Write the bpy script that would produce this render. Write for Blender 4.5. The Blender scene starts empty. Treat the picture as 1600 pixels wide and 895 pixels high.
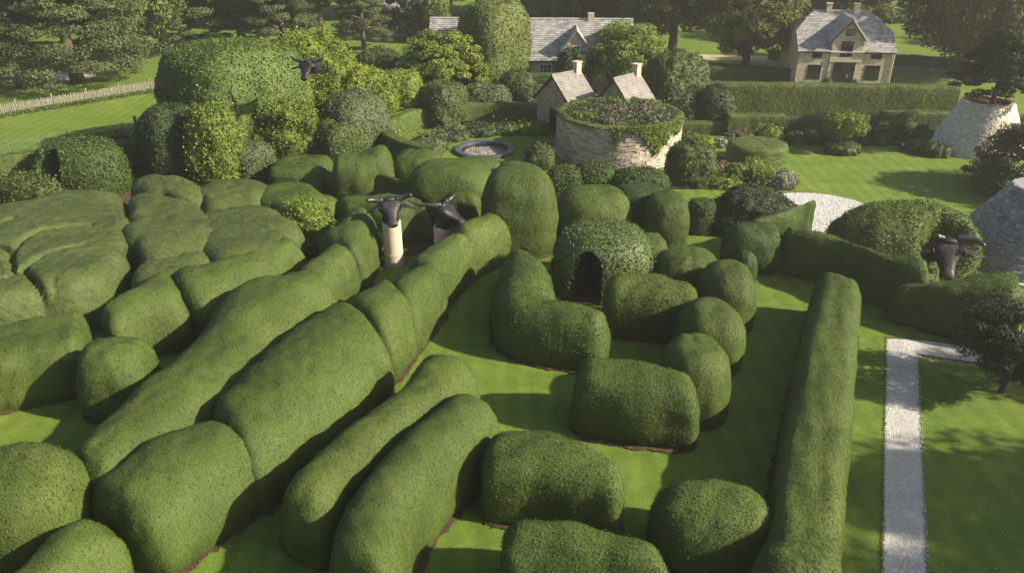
import bpy, bmesh, math, random
import numpy as np
from mathutils import Vector, Matrix, Euler

# ------------------------------------------------------------------ camera, sky, sun, exposure
SC = bpy.context.scene
COL = SC.collection
CAM_H, PITCH, FPX = 14.0, math.radians(27.0), 1200.0
cam_d = bpy.data.cameras.new('camera')
cam_d.sensor_width = 36.0
cam_d.lens = 36.0 * FPX / 1600.0
cam_d.clip_end = 2000.0
cam = bpy.data.objects.new('camera', cam_d)
COL.objects.link(cam)
cam.location = (0, 0, CAM_H)
cam.rotation_euler = (math.pi / 2 - PITCH, 0, 0)
SC.camera = cam

SUN_DIR = Vector((0.97, -0.24, 0.0)).normalized()      # horizontal direction towards the sun
SUN_EL = math.radians(29.5)
world = bpy.data.worlds.new('World')
SC.world = world
world.use_nodes = True
wn, wl = world.node_tree.nodes, world.node_tree.links
sky = wn.new('ShaderNodeTexSky')
sky.sky_type = 'NISHITA'
sky.sun_disc = False
sky.sun_elevation = SUN_EL
sky.sun_rotation = math.atan2(SUN_DIR.x, SUN_DIR.y)
sky.air_density = 1.0
sky.dust_density = 2.5
sky.ozone_density = 1.0
wl.new(sky.outputs[0], wn['Background'].inputs[0])
wn['Background'].inputs[1].default_value = 0.068
sun_d = bpy.data.lights.new('sun', 'SUN')
sun_d.energy = 5.0
sun_d.angle = math.radians(0.9)
sun_d.color = (1.0, 0.90, 0.74)
sun = bpy.data.objects.new('sun', sun_d)
COL.objects.link(sun)
sun.location = (40, -10, 40)
to_sun = Vector((SUN_DIR.x * math.cos(SUN_EL), SUN_DIR.y * math.cos(SUN_EL), math.sin(SUN_EL)))
sun.rotation_euler = to_sun.to_track_quat('Z', 'Y').to_euler()
SC.view_settings.view_transform = 'Standard'
SC.view_settings.look = 'None'
SC.view_settings.exposure = 1.16
SC.view_settings.gamma = 1.0
SC.cycles.use_denoising = True
SC.cycles.max_bounces = 6
SC.cycles.diffuse_bounces = 3
SC.cycles.transparent_max_bounces = 4

random.seed(7)
RNG = np.random.default_rng(11)
CP, SP = math.cos(PITCH), math.sin(PITCH)

# ------------------------------------------------------------------ helpers: pixels of the photo to places on the ground
def g(px, py, z=0.0):
    a, b = (px - 800.0) / FPX, (447.5 - py) / FPX
    dx, dy, dz = a, CP + b * SP, -SP + b * CP
    t = (z - CAM_H) / dz
    return np.array([dx * t, dy * t])

def proj(x, y, z):
    z = z - CAM_H
    d = y * CP - z * SP
    return 800 + FPX * x / d, 447.5 - FPX * (y * SP + z * CP) / d

def rng_dist(x, y, z=1.0):
    return math.sqrt(x * x + y * y + (CAM_H - z) ** 2)

# ------------------------------------------------------------------ helpers: meshes
def mk_mesh(name, V, groups, mats):
    """groups: list of (faces array (n,k), material index, smooth)"""
    me = bpy.data.meshes.new(name)
    V = np.asarray(V, dtype=np.float32)
    me.vertices.add(len(V))
    me.vertices.foreach_set('co', V.ravel())
    loops, starts, mi, sm = [], [], [], []
    n = 0
    for F, m, s in groups:
        F = np.asarray(F, dtype=np.int32)
        if len(F) == 0:
            continue
        k = F.shape[1]
        loops.append(F.ravel())
        starts.append(n + np.arange(len(F), dtype=np.int32) * k)
        n += len(F) * k
        mi.append(np.full(len(F), m, dtype=np.int32))
        sm.append(np.full(len(F), s, dtype=bool))
    L = np.concatenate(loops)
    me.loops.add(len(L))
    me.loops.foreach_set('vertex_index', L)
    S = np.concatenate(starts)
    me.polygons.add(len(S))
    me.polygons.foreach_set('loop_start', S)
    me.polygons.foreach_set('material_index', np.concatenate(mi))
    me.polygons.foreach_set('use_smooth', np.concatenate(sm))
    me.update(calc_edges=True)
    me.validate()
    for m in mats:
        me.materials.append(m)
    return me

def link(name, data, parent=None, loc=None):
    o = bpy.data.objects.new(name, data)
    COL.objects.link(o)
    if parent is not None:
        o.parent = parent
    if loc is not None:
        o.location = loc
    return o

def tag(o, label, cat, group=None):
    o['label'] = label
    o['category'] = cat
    if group:
        o['group'] = group
    return o

def empty(name, loc=(0, 0, 0), rz=0.0):
    o = link(name, None, None, loc)
    o.empty_display_size = 0.3
    o.rotation_euler = (0, 0, rz)
    return o

class MB:
    """collects simple solids into one mesh"""
    def __init__(self):
        self.v, self.f = [], []
    def add(self, vs, fs):
        n = len(self.v)
        self.v += [tuple(p) for p in vs]
        self.f += [tuple(i + n for i in q) for q in fs]
        return self
    def box(self, x0, x1, y0, y1, z0, z1):
        vs = [(x0, y0, z0), (x1, y0, z0), (x1, y1, z0), (x0, y1, z0), (x0, y0, z1), (x1, y0, z1), (x1, y1, z1), (x0, y1, z1)]
        return self.add(vs, [(0, 3, 2, 1), (4, 5, 6, 7), (0, 1, 5, 4), (1, 2, 6, 5), (2, 3, 7, 6), (3, 0, 4, 7)])
    def prism(self, poly, d):
        """poly: 3d points in a plane, extruded by vector d"""
        n = len(poly)
        P = [Vector(p) for p in poly]
        vs = P + [p + Vector(d) for p in P]
        fs = [tuple(range(n - 1, -1, -1)), tuple(range(n, 2 * n))]
        fs += [(i, (i + 1) % n, n + (i + 1) % n, n + i) for i in range(n)]
        return self.add(vs, fs)
    def tube(self, pts, rads, k=8, cap=True, squash=1.0):
        P = [Vector(p) for p in pts]
        rings, up0 = [], None
        for i, p in enumerate(P):
            d = (P[min(i + 1, len(P) - 1)] - P[max(i - 1, 0)]).normalized()
            ref = Vector((0, 0, 1)) if abs(d.z) < 0.95 else Vector((1, 0, 0))
            if up0 is None:
                a = d.cross(ref).normalized()
            else:
                a = (up0 - d * up0.dot(d)).normalized()
            up0 = a
            b = d.cross(a)
            rings.append([p + (a * math.cos(t) + b * math.sin(t) * squash) * rads[i] for t in [2 * math.pi * j / k for j in range(k)]])
        n0 = len(self.v)
        self.v += [tuple(q) for r in rings for q in r]
        for i in range(len(P) - 1):
            for j in range(k):
                self.f.append((n0 + i * k + j, n0 + i * k + (j + 1) % k, n0 + (i + 1) * k + (j + 1) % k, n0 + (i + 1) * k + j))
        if cap:
            self.f.append(tuple(n0 + j for j in range(k - 1, -1, -1)))
            self.f.append(tuple(n0 + (len(P) - 1) * k + j for j in range(k)))
        return self
    def lathe(self, prof, k=32, c=(0, 0)):
        n0 = len(self.v)
        for r, z in prof:
            self.v += [(c[0] + r * math.cos(2 * math.pi * j / k), c[1] + r * math.sin(2 * math.pi * j / k), z) for j in range(k)]
        for i in range(len(prof) - 1):
            for j in range(k):
                self.f.append((n0 + i * k + j, n0 + i * k + (j + 1) % k, n0 + (i + 1) * k + (j + 1) % k, n0 + (i + 1) * k + j))
        return self
    def mesh(self, name, mat, smooth=False):
        me = bpy.data.meshes.new(name)
        me.from_pydata(self.v, [], self.f)
        me.materials.append(mat)
        if smooth:
            me.polygons.foreach_set('use_smooth', [True] * len(me.polygons))
        me.update()
        return me
    def build(self, name, mat, parent=None, loc=None, smooth=False):
        return link(name, self.mesh(name, mat, smooth), parent, loc)

# ------------------------------------------------------------------ materials
def base_mat(name):
    m = bpy.data.materials.new(name)
    m.use_nodes = True
    nt = m.node_tree
    return m, nt, nt.nodes['Principled BSDF']

def N(nt, kind, **kw):
    n = nt.nodes.new(kind)
    for k, v in kw.items():
        setattr(n, k, v)
    return n

def ramp(nt, fac, stops):
    r = N(nt, 'ShaderNodeValToRGB')
    e = r.color_ramp.elements
    while len(e) < len(stops):
        e.new(0.5)
    for i, (p, c) in enumerate(stops):
        e[i].position = p
        e[i].color = (*c, 1)
    nt.links.new(fac, r.inputs[0])
    return r.outputs[0]

def noise(nt, scale, detail=3, rough=0.6, coord='pos'):
    n = N(nt, 'ShaderNodeTexNoise')
    n.inputs['Scale'].default_value = scale
    n.inputs['Detail'].default_value = detail
    n.inputs['Roughness'].default_value = rough
    if coord == 'pos':
        ge = N(nt, 'ShaderNodeNewGeometry')
        nt.links.new(ge.outputs['Position'], n.inputs['Vector'])
    else:
        tc = N(nt, 'ShaderNodeTexCoord')
        nt.links.new(tc.outputs['Object'], n.inputs['Vector'])
    return n.outputs[0]

def mixc(nt, fac, a, b, mode='MIX'):
    m = N(nt, 'ShaderNodeMix', data_type='RGBA', blend_type=mode)
    for sock, v in ((m.inputs[0], fac), (m.inputs[6], a), (m.inputs[7], b)):
        if hasattr(v, 'links'):
            nt.links.new(v, sock)
        elif isinstance(v, (int, float)):
            sock.default_value = v
        else:
            sock.default_value = (*v, 1)
    return m.outputs[2]

def bump(nt, h, strength, dist):
    b = N(nt, 'ShaderNodeBump')
    b.inputs['Strength'].default_value = strength
    b.inputs['Distance'].default_value = dist
    nt.links.new(h, b.inputs['Height'])
    return b.outputs[0]

def leaf_mat(name, dark, mid, light, brown=None, patch=0.35, trans=0.18, rough=0.6, spec=0.2, fine=22.0, mott=0.8):
    m, nt, bs = base_mat(name)
    ge = N(nt, 'ShaderNodeNewGeometry')
    c = ramp(nt, ge.outputs['Random Per Island'], [(0.0, dark), (0.5, mid), (1.0, light)])
    n1 = ramp(nt, noise(nt, patch, 4, 0.65), [(0.3, (0.68, 0.72, 0.68)), (0.7, (1.32, 1.27, 1.2))])
    c = mixc(nt, 1.0, c, n1, 'MULTIPLY')
    nf = ramp(nt, noise(nt, fine, 2, 0.7), [(0.32, (0.6, 0.62, 0.6)), (0.68, (1.4, 1.36, 1.3))])
    c = mixc(nt, mott, c, nf, 'MULTIPLY')
    oi = N(nt, 'ShaderNodeObjectInfo')
    hv = ramp(nt, oi.outputs['Random'], [(0.0, (0.93, 0.97, 0.97)), (0.5, (1.0, 1.0, 1.0)), (1.0, (1.06, 1.02, 0.97))])
    c = mixc(nt, 1.0, c, hv, 'MULTIPLY')
    if brown:
        nb = ramp(nt, noise(nt, 0.8, 5, 0.7), [(0.56, (0, 0, 0)), (0.74, (1, 1, 1))])
        c = mixc(nt, mixc(nt, 1.0, nb, (0.5, 0.5, 0.5), 'MULTIPLY'), c, brown)
    nt.links.new(c, bs.inputs['Base Color'])
    bs.inputs['Roughness'].default_value = rough
    bs.inputs['Specular IOR Level'].default_value = spec
    nt.links.new(bump(nt, noise(nt, fine * 2.2, 2, 0.7), 0.5, 0.03), bs.inputs['Normal'])
    if trans > 0:
        tr = N(nt, 'ShaderNodeBsdfTranslucent')
        nt.links.new(mixc(nt, 1.0, c, (1.2, 1.25, 0.6), 'MULTIPLY'), tr.inputs[0])
        mx = N(nt, 'ShaderNodeMixShader')
        mx.inputs[0].default_value = trans
        nt.links.new(bs.outputs[0], mx.inputs[1])
        nt.links.new(tr.outputs[0], mx.inputs[2])
        nt.links.new(mx.outputs[0], nt.nodes['Material Output'].inputs[0])
    return m

def plain_mat(name, a, b=None, scale=3.0, rough=0.8, spec=0.3, bumpv=None, metal=0.0, coord='pos', detail=5):
    m, nt, bs = base_mat(name)
    b = b or a
    c = ramp(nt, noise(nt, scale, detail, 0.65, coord), [(0.3, a), (0.7, b)])
    nt.links.new(c, bs.inputs['Base Color'])
    bs.inputs['Roughness'].default_value = rough
    bs.inputs['Specular IOR Level'].default_value = spec
    bs.inputs['Metallic'].default_value = metal
    if bumpv:
        nt.links.new(bump(nt, noise(nt, bumpv[0], 4, 0.7, coord), bumpv[1], bumpv[2]), bs.inputs['Normal'])
    return m

def island_mat(name, cols, rough=0.8, scale=6.0, spec=0.3, bumpv=None):
    m, nt, bs = base_mat(name)
    ge = N(nt, 'ShaderNodeNewGeometry')
    k = len(cols) - 1
    c = ramp(nt, ge.outputs['Random Per Island'], [(i / k, q) for i, q in enumerate(cols)])
    v = ramp(nt, noise(nt, scale, 4, 0.7), [(0.3, (0.75, 0.75, 0.75)), (0.7, (1.25, 1.25, 1.25))])
    c = mixc(nt, 1.0, c, v, 'MULTIPLY')
    nt.links.new(c, bs.inputs['Base Color'])
    bs.inputs['Roughness'].default_value = rough
    bs.inputs['Specular IOR Level'].default_value = spec
    if bumpv:
        nt.links.new(bump(nt, noise(nt, bumpv[0], 4, 0.7), bumpv[1], bumpv[2]), bs.inputs['Normal'])
    return m

M = {}
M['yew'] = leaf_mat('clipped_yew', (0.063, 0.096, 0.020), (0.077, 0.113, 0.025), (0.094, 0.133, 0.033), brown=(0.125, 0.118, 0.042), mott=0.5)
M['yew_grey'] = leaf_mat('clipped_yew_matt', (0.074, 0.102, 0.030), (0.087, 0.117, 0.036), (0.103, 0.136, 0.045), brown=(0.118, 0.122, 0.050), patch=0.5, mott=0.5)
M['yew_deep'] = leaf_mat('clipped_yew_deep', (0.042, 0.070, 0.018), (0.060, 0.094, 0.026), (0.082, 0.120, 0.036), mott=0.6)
M['box'] = leaf_mat('glossy_box_leaf', (0.026, 0.046, 0.010), (0.060, 0.092, 0.020), (0.105, 0.145, 0.038), rough=0.55, spec=0.25)
M['bright'] = leaf_mat('bright_leaf', (0.072, 0.112, 0.018), (0.135, 0.188, 0.030), (0.240, 0.295, 0.058), rough=0.5, trans=0.3)
M['giant'] = leaf_mat('dense_green_leaf', (0.040, 0.066, 0.014), (0.088, 0.132, 0.028), (0.165, 0.220, 0.055), rough=0.5, trans=0.2)
M['arch'] = leaf_mat('glossy_green_leaf', (0.036, 0.062, 0.014), (0.076, 0.112, 0.030), (0.140, 0.185, 0.055), rough=0.42, spec=0.35)
M['gold'] = leaf_mat('golden_leaf', (0.095, 0.140, 0.018), (0.165, 0.218, 0.030), (0.260, 0.305, 0.055), rough=0.5, trans=0.3)
M['grey_leaf'] = leaf_mat('grey_green_leaf', (0.042, 0.062, 0.028), (0.080, 0.108, 0.048), (0.140, 0.170, 0.085), trans=0.15)
M['silver'] = leaf_mat('silver_leaf', (0.10, 0.12, 0.09), (0.17, 0.195, 0.155), (0.27, 0.29, 0.24), trans=0.1)
M['dark'] = leaf_mat('dark_evergreen', (0.014, 0.028, 0.010), (0.030, 0.050, 0.018), (0.060, 0.085, 0.032), trans=0.1)
M['tree'] = leaf_mat('tree_leaf', (0.062, 0.088, 0.022), (0.116, 0.150, 0.040), (0.190, 0.225, 0.070), patch=0.2, trans=0.35)
M['tree_dark'] = leaf_mat('dark_tree_leaf', (0.044, 0.064, 0.019), (0.078, 0.104, 0.033), (0.130, 0.158, 0.056), patch=0.2, trans=0.3)
M['cedar'] = leaf_mat('cedar_needle', (0.038, 0.056, 0.018), (0.068, 0.092, 0.032), (0.115, 0.140, 0.055), patch=0.25, trans=0.15)
M['heather'] = leaf_mat('purple_brown_leaf', (0.075, 0.055, 0.035), (0.120, 0.095, 0.055), (0.180, 0.140, 0.085), trans=0.1)
M['wall_hedge'] = leaf_mat('hedge_wall_leaf', (0.055, 0.085, 0.020), (0.095, 0.130, 0.034), (0.150, 0.185, 0.055), brown=(0.19, 0.15, 0.06))
M['petal'] = leaf_mat('purple_petal', (0.07, 0.09, 0.04), (0.13, 0.11, 0.09), (0.24, 0.10, 0.20), trans=0.2)
M['bark'] = plain_mat('bark', (0.045, 0.032, 0.022), (0.12, 0.09, 0.065), 6, 0.9, bumpv=(14, 0.8, 0.05))
M['soil'] = plain_mat('soil', (0.035, 0.022, 0.011), (0.110, 0.072, 0.038), 3.5, 0.95, bumpv=(30, 1.0, 0.04))
M['bronze'] = plain_mat('black_bronze', (0.005, 0.005, 0.006), (0.020, 0.020, 0.022), 7, 0.48, 0.35, bumpv=(11, 0.6, 0.04), coord='obj')
M['bronze_horn'] = plain_mat('bronze_horn', (0.014, 0.014, 0.016), (0.045, 0.045, 0.048), 8, 0.36, 0.5, bumpv=(24, 0.25, 0.02), coord='obj')
M['pit'] = plain_mat('dark_hollow', (0.004, 0.004, 0.004), None, 3, 0.9)  # near-black colour painted in for the shade inside a nostril
M['pillar'] = plain_mat('cream_stone', (0.42, 0.335, 0.24), (0.56, 0.465, 0.345), 2.2, 0.75, bumpv=(20, 0.25, 0.02))
M['pillar_shade'] = plain_mat('grey_stone', (0.34, 0.29, 0.225), (0.46, 0.40, 0.32), 5, 0.8, bumpv=(20, 0.3, 0.02))  # the same cream stone, darkened to paint in the hedge's shadow
M['black'] = plain_mat('black_metal', (0.008, 0.008, 0.009), None, 3, 0.35, 0.5)
M['bluemetal'] = plain_mat('blue_grey_steel', (0.045, 0.056, 0.066), (0.075, 0.088, 0.10), 2, 0.4, 0.5)
M['white'] = plain_mat('white_paint', (0.62, 0.60, 0.56), (0.74, 0.72, 0.68), 2, 0.6)
M['render'] = plain_mat('pale_render', (0.50, 0.47, 0.40), (0.62, 0.58, 0.50), 1.5, 0.85)
M['wood'] = plain_mat('weathered_wood', (0.10, 0.09, 0.07), (0.26, 0.235, 0.195), 5, 0.9)
M['steelpost'] = plain_mat('galvanised_post', (0.09, 0.10, 0.09), (0.15, 0.16, 0.15), 3, 0.5)
M['teal'] = plain_mat('teal_post', (0.03, 0.10, 0.10), (0.05, 0.14, 0.14), 3, 0.6)
M['terracotta'] = plain_mat('stone_pot', (0.45, 0.37, 0.29), (0.56, 0.48, 0.38), 4, 0.85)
M['ceramic_white'] = plain_mat('white_frame', (0.72, 0.72, 0.70), None, 2, 0.5)
M['stone'] = island_mat('drystone', [(0.25, 0.21, 0.15), (0.40, 0.34, 0.25), (0.52, 0.45, 0.345), (0.34, 0.29, 0.215), (0.60, 0.53, 0.42)], 0.9, 3.0, bumpv=(20, 0.6, 0.02))
M['mortar'] = plain_mat('mortar', (0.24, 0.19, 0.125), (0.33, 0.265, 0.18), 3, 0.95)
M['slate'] = island_mat('slate', [(0.17, 0.165, 0.16), (0.26, 0.25, 0.24), (0.34, 0.325, 0.30), (0.22, 0.215, 0.21)], 0.7, 1.2, bumpv=(14, 0.4, 0.02))
M['slate_warm'] = island_mat('stone_slate', [(0.125, 0.115, 0.102), (0.18, 0.166, 0.148), (0.225, 0.208, 0.186), (0.15, 0.138, 0.122)], 0.8, 2.0, bumpv=(14, 0.5, 0.02))
M['slate_grey'] = island_mat('dark_slate', [(0.16, 0.153, 0.143), (0.235, 0.226, 0.212), (0.31, 0.298, 0.28), (0.19, 0.182, 0.17), (0.36, 0.345, 0.325)], 0.75, 4.0, bumpv=(22, 0.5, 0.02))
M['chalk'] = island_mat('pale_limestone_chip', [(0.54, 0.475, 0.38), (0.64, 0.57, 0.47), (0.71, 0.64, 0.54), (0.58, 0.515, 0.42)], 0.9, 5.0)
M['pebble'] = island_mat('gravel_pebble', [(0.40, 0.385, 0.36), (0.52, 0.50, 0.47), (0.60, 0.58, 0.55), (0.66, 0.64, 0.61)], 0.85, 8.0)
M['pebble_dark'] = island_mat('pond_pebble', [(0.09, 0.08, 0.07), (0.18, 0.16, 0.14), (0.32, 0.30, 0.27)], 0.6, 8.0)

def glass_mat():
    m, nt, bs = base_mat('window_glass')
    bs.inputs['Base Color'].default_value = (0.012, 0.014, 0.016, 1)
    bs.inputs['Roughness'].default_value = 0.06
    bs.inputs['Specular IOR Level'].default_value = 0.7
    return m
M['glass'] = glass_mat()

def grass_mat():
    m, nt, bs = base_mat('mown_grass')
    ge = N(nt, 'ShaderNodeNewGeometry')
    c = ramp(nt, noise(nt, 0.35, 5, 0.65), [(0.3, (0.094, 0.156, 0.020)), (0.55, (0.126, 0.188, 0.026)), (0.75, (0.168, 0.218, 0.038))])
    f = ramp(nt, noise(nt, 26.0, 3, 0.75), [(0.3, (0.58, 0.62, 0.55)), (0.7, (1.42, 1.36, 1.4))])
    c = mixc(nt, 0.85, c, f, 'MULTIPLY')
    f2 = ramp(nt, noise(nt, 2.2, 4, 0.7), [(0.35, (0.82, 0.85, 0.85)), (0.65, (1.16, 1.12, 1.1))])
    c = mixc(nt, 1.0, c, f2, 'MULTIPLY')
    w = N(nt, 'ShaderNodeTexWave', wave_type='BANDS', bands_direction='X')
    w.inputs['Scale'].default_value = 0.42
    w.inputs['Distortion'].default_value = 0.9
    w.inputs['Detail'].default_value = 1.0
    nt.links.new(ge.outputs['Position'], w.inputs['Vector'])
    st = ramp(nt, w.outputs[1], [(0.3, (0.92, 0.94, 0.92)), (0.7, (1.07, 1.06, 1.05))])
    c = mixc(nt, 1.0, c, st, 'MULTIPLY')
    w2 = N(nt, 'ShaderNodeTexWave', wave_type='BANDS', bands_direction='Y')
    w2.inputs['Scale'].default_value = 0.18
    w2.inputs['Distortion'].default_value = 2.0
    nt.links.new(ge.outputs['Position'], w2.inputs['Vector'])
    c = mixc(nt, 1.0, c, ramp(nt, w2.outputs[1], [(0.3, (0.97, 0.975, 0.97)), (0.7, (1.03, 1.025, 1.025))]), 'MULTIPLY')
    dry = ramp(nt, noise(nt, 0.9, 6, 0.75), [(0.56, (0, 0, 0)), (0.78, (0.55, 0.55, 0.55))])
    c = mixc(nt, dry, c, (0.215, 0.205, 0.055))
    deep = ramp(nt, noise(nt, 1.7, 6, 0.8, 'obj'), [(0.28, (0.5, 0.5, 0.5)), (0.46, (0, 0, 0))])
    c = mixc(nt, deep, c, (0.070, 0.125, 0.018))
    nt.links.new(c, bs.inputs['Base Color'])
    bs.inputs['Roughness'].default_value = 0.75
    bs.inputs['Specular IOR Level'].default_value = 0.15
    nt.links.new(bump(nt, noise(nt, 45.0, 3, 0.8), 0.9, 0.03), bs.inputs['Normal'])
    return m
M['grass'] = grass_mat()

def gravel_mat(name, a, b):
    m, nt, bs = base_mat(name)
    c = ramp(nt, noise(nt, 30, 3, 0.8), [(0.3, a), (0.7, b)])
    c2 = ramp(nt, noise(nt, 1.1, 4, 0.6), [(0.35, (0.82, 0.81, 0.79)), (0.65, (1.12, 1.11, 1.09))])
    nt.links.new(mixc(nt, 1.0, c, c2, 'MULTIPLY'), bs.inputs['Base Color'])
    bs.inputs['Roughness'].default_value = 0.9
    nt.links.new(bump(nt, noise(nt, 42, 3, 0.8), 1.0, 0.03), bs.inputs['Normal'])
    return m
M['gravel'] = gravel_mat('white_gravel', (0.42, 0.405, 0.375), (0.64, 0.62, 0.58))
M['track'] = gravel_mat('sandy_track', (0.36, 0.29, 0.20), (0.50, 0.42, 0.31))

def masonry_mat(name, c1, c2, mortar, sx, sz, bw=0.5, rh=0.25):
    m, nt, bs = base_mat(name)
    tc = N(nt, 'ShaderNodeTexCoord')
    mp = N(nt, 'ShaderNodeMapping')
    nt.links.new(tc.outputs['Object'], mp.inputs[0])
    mp.inputs['Rotation'].default_value = (math.pi / 2, 0, 0)
    mp.inputs['Scale'].default_value = (sx, sz, sz)
    sp = N(nt, 'ShaderNodeSeparateXYZ')
    nt.links.new(tc.outputs['Object'], sp.inputs[0])
    ad = N(nt, 'ShaderNodeMath', operation='ADD')
    nt.links.new(sp.outputs[0], ad.inputs[0])
    nt.links.new(sp.outputs[1], ad.inputs[1])
    cb = N(nt, 'ShaderNodeCombineXYZ')
    nt.links.new(ad.outputs[0], cb.inputs[0])
    nt.links.new(sp.outputs[2], cb.inputs[1])
    br = N(nt, 'ShaderNodeTexBrick')
    br.inputs['Color1'].default_value = (*c1, 1)
    br.inputs['Color2'].default_value = (*c2, 1)
    br.inputs['Mortar'].default_value = (*mortar, 1)
    br.inputs['Scale'].default_value = 1.0
    br.inputs['Mortar Size'].default_value = 0.012
    br.inputs['Brick Width'].default_value = bw
    br.inputs['Row Height'].default_value = rh
    nt.links.new(cb.outputs[0], br.inputs['Vector'])
    v = ramp(nt, noise(nt, 4.5, 5, 0.75), [(0.3, (0.6, 0.58, 0.55)), (0.7, (1.4, 1.36, 1.3))])
    nt.links.new(mixc(nt, 1.0, br.outputs[0], v, 'MULTIPLY'), bs.inputs['Base Color'])
    bs.inputs['Roughness'].default_value = 0.9
    nt.links.new(bump(nt, noise(nt, 9, 4, 0.7), 0.7, 0.05), bs.inputs['Normal'])
    return m
M['masonry'] = masonry_mat('cotswold_masonry', (0.38, 0.325, 0.24), (0.48, 0.425, 0.335), (0.30, 0.26, 0.20), 1, 1, 0.42, 0.16)
M['masonry2'] = masonry_mat('warm_masonry', (0.34, 0.27, 0.18), (0.46, 0.37, 0.26), (0.26, 0.21, 0.15), 1, 1, 0.36, 0.13)
M['masonry3'] = plain_mat('dressed_stone', (0.40, 0.33, 0.23), (0.52, 0.44, 0.32), 4, 0.85, bumpv=(12, 0.4, 0.03))

# ------------------------------------------------------------------ foliage machinery
def lownoise(P, wl, seed, n=5):
    r = np.random.default_rng(seed)
    out = np.zeros(len(P))
    for i in range(n):
        k = r.normal(size=3)
        k *= 2 * math.pi / (wl * r.uniform(0.6, 1.5)) / np.linalg.norm(k)
        out += np.sin(P @ k + r.uniform(0, 6.28))
    return out / math.sqrt(n)

def quad_normals(V, F):
    a = V[F[:, 2]] - V[F[:, 0]]
    b = V[F[:, 3]] - V[F[:, 1]]
    n = np.cross(a, b)
    L = np.linalg.norm(n, axis=1)
    return n / np.maximum(L, 1e-9)[:, None], L * 0.5

def vert_normals(V, F):
    n, A = quad_normals(V, F)
    out = np.zeros_like(V)
    for c in range(4):
        np.add.at(out, F[:, c], n * A[:, None])
    return out / np.maximum(np.linalg.norm(out, axis=1), 1e-9)[:, None]

def cards(P, Nn, s, tilt, quad, lift=0.15, aspect=1.7, jitter=0.35):
    """leaf faces at points P, about the normals Nn"""
    n = len(P)
    d = Nn + tilt * RNG.normal(size=(n, 3)) * 0.6
    d /= np.linalg.norm(d, axis=1)[:, None]
    r = RNG.normal(size=(n, 3))
    a = np.cross(d, r)
    a /= np.maximum(np.linalg.norm(a, axis=1), 1e-9)[:, None]
    b = np.cross(d, a)
    sz = s * (1 + jitter * RNG.uniform(-1, 1, size=n))[:, None]
    C = P + Nn * sz * lift
    A, B = a * sz * 0.5 * aspect ** 0.5, b * sz * 0.5 / aspect ** 0.5
    if quad:
        fold = d * sz * 0.12
        V = np.stack([C - A, C - B + fold, C + A, C + B + fold], axis=1).reshape(-1, 3)
        F = np.arange(4 * n).reshape(n, 4)
    else:
        V = np.stack([C - A * 0.9 - B, C + A * 1.1, C - A * 0.9 + B], axis=1).reshape(-1, 3)
        F = np.arange(3 * n).reshape(n, 3)
    return V, F

def sample_quads(V, F, count):
    n, A = quad_normals(V, F)
    w = A * (V[F].mean(axis=1)[:, 2] > 0.02)
    idx = RNG.choice(len(F), size=count, p=w / w.sum())
    u, v = RNG.random((2, count))
    q = V[F[idx]]
    P = (q[:, 0] * ((1 - u) * (1 - v))[:, None] + q[:, 1] * (u * (1 - v))[:, None] + q[:, 2] * (u * v)[:, None] + q[:, 3] * ((1 - u) * v)[:, None])
    return P, n[idx]

LEAF = {  # size in pixels of the render, coverage, tilt, quad, outward scatter in metres
    'fine':   dict(px=1.25, cov=0.60, tilt=0.20, quad=False, out=0.006),
    'medium': dict(px=1.4, cov=0.75, tilt=0.36, quad=False, out=0.012),
    'coarse': dict(px=1.7, cov=1.10, tilt=0.80, quad=True, out=0.03),
    'loose':  dict(px=1.9, cov=1.90, tilt=1.30, quad=True, out=0.17),
}

def leafy(name, V, F, mat, leaf='fine', rough=0.034, wl=1.5, seed=0, parent=None, keep=None, micro=0.010, zoff=0.0, sizemul=1.0):
    """a clipped body (quads) with low undulation and a skin of leaf faces, one mesh; origin at its base"""
    V = np.asarray(V, float)
    F = np.asarray(F)
    nv = vert_normals(V, F)
    d = rough * (lownoise(V, wl, seed) + 0.5 * lownoise(V, wl * 0.4, seed + 1))
    if micro > 0:
        d = d + micro * (lownoise(V, 0.5, seed + 2) + 0.7 * lownoise(V, 0.25, seed + 3))
    V = V + nv * d[:, None]
    c = V.mean(axis=0)
    R = rng_dist(c[0], c[1], c[2])
    L = LEAF[leaf]
    s = L['px'] * R / 768.0 * sizemul
    fn, A = quad_normals(V, F)
    area = A[V[F].mean(axis=1)[:, 2] > 0.02].sum()
    cnt = int(min(90000, L['cov'] * area / (s * s)))
    P, Nn = sample_quads(V, F, cnt)
    if keep is not None:
        k = keep(P)
        P, Nn = P[k], Nn[k]
    P = P + Nn * (RNG.exponential(1.0, size=len(P)) * L['out'] * (0.6 if leaf == 'loose' else 1))[:, None]
    if leaf in ('fine', 'medium'):
        k = RNG.random(len(P)) < 0.012
        P[k] += Nn[k] * RNG.uniform(0.015, 0.055, k.sum())[:, None]
    CV, CF = cards(P, Nn, s, L['tilt'], L['quad'])
    org = np.array([c[0], c[1], zoff])
    allV = np.concatenate([V, CV]) - org
    me = mk_mesh(name, allV, [(F, 0, True), (CF + len(V), 0, False)], [mat])
    if parent is not None:
        pl = np.array(parent.location)
        return link(name, me, parent, tuple(org - pl))
    return link(name, me, None, tuple(org))

def spow(c, e):
    return np.sign(c) * np.abs(c) ** e

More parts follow.
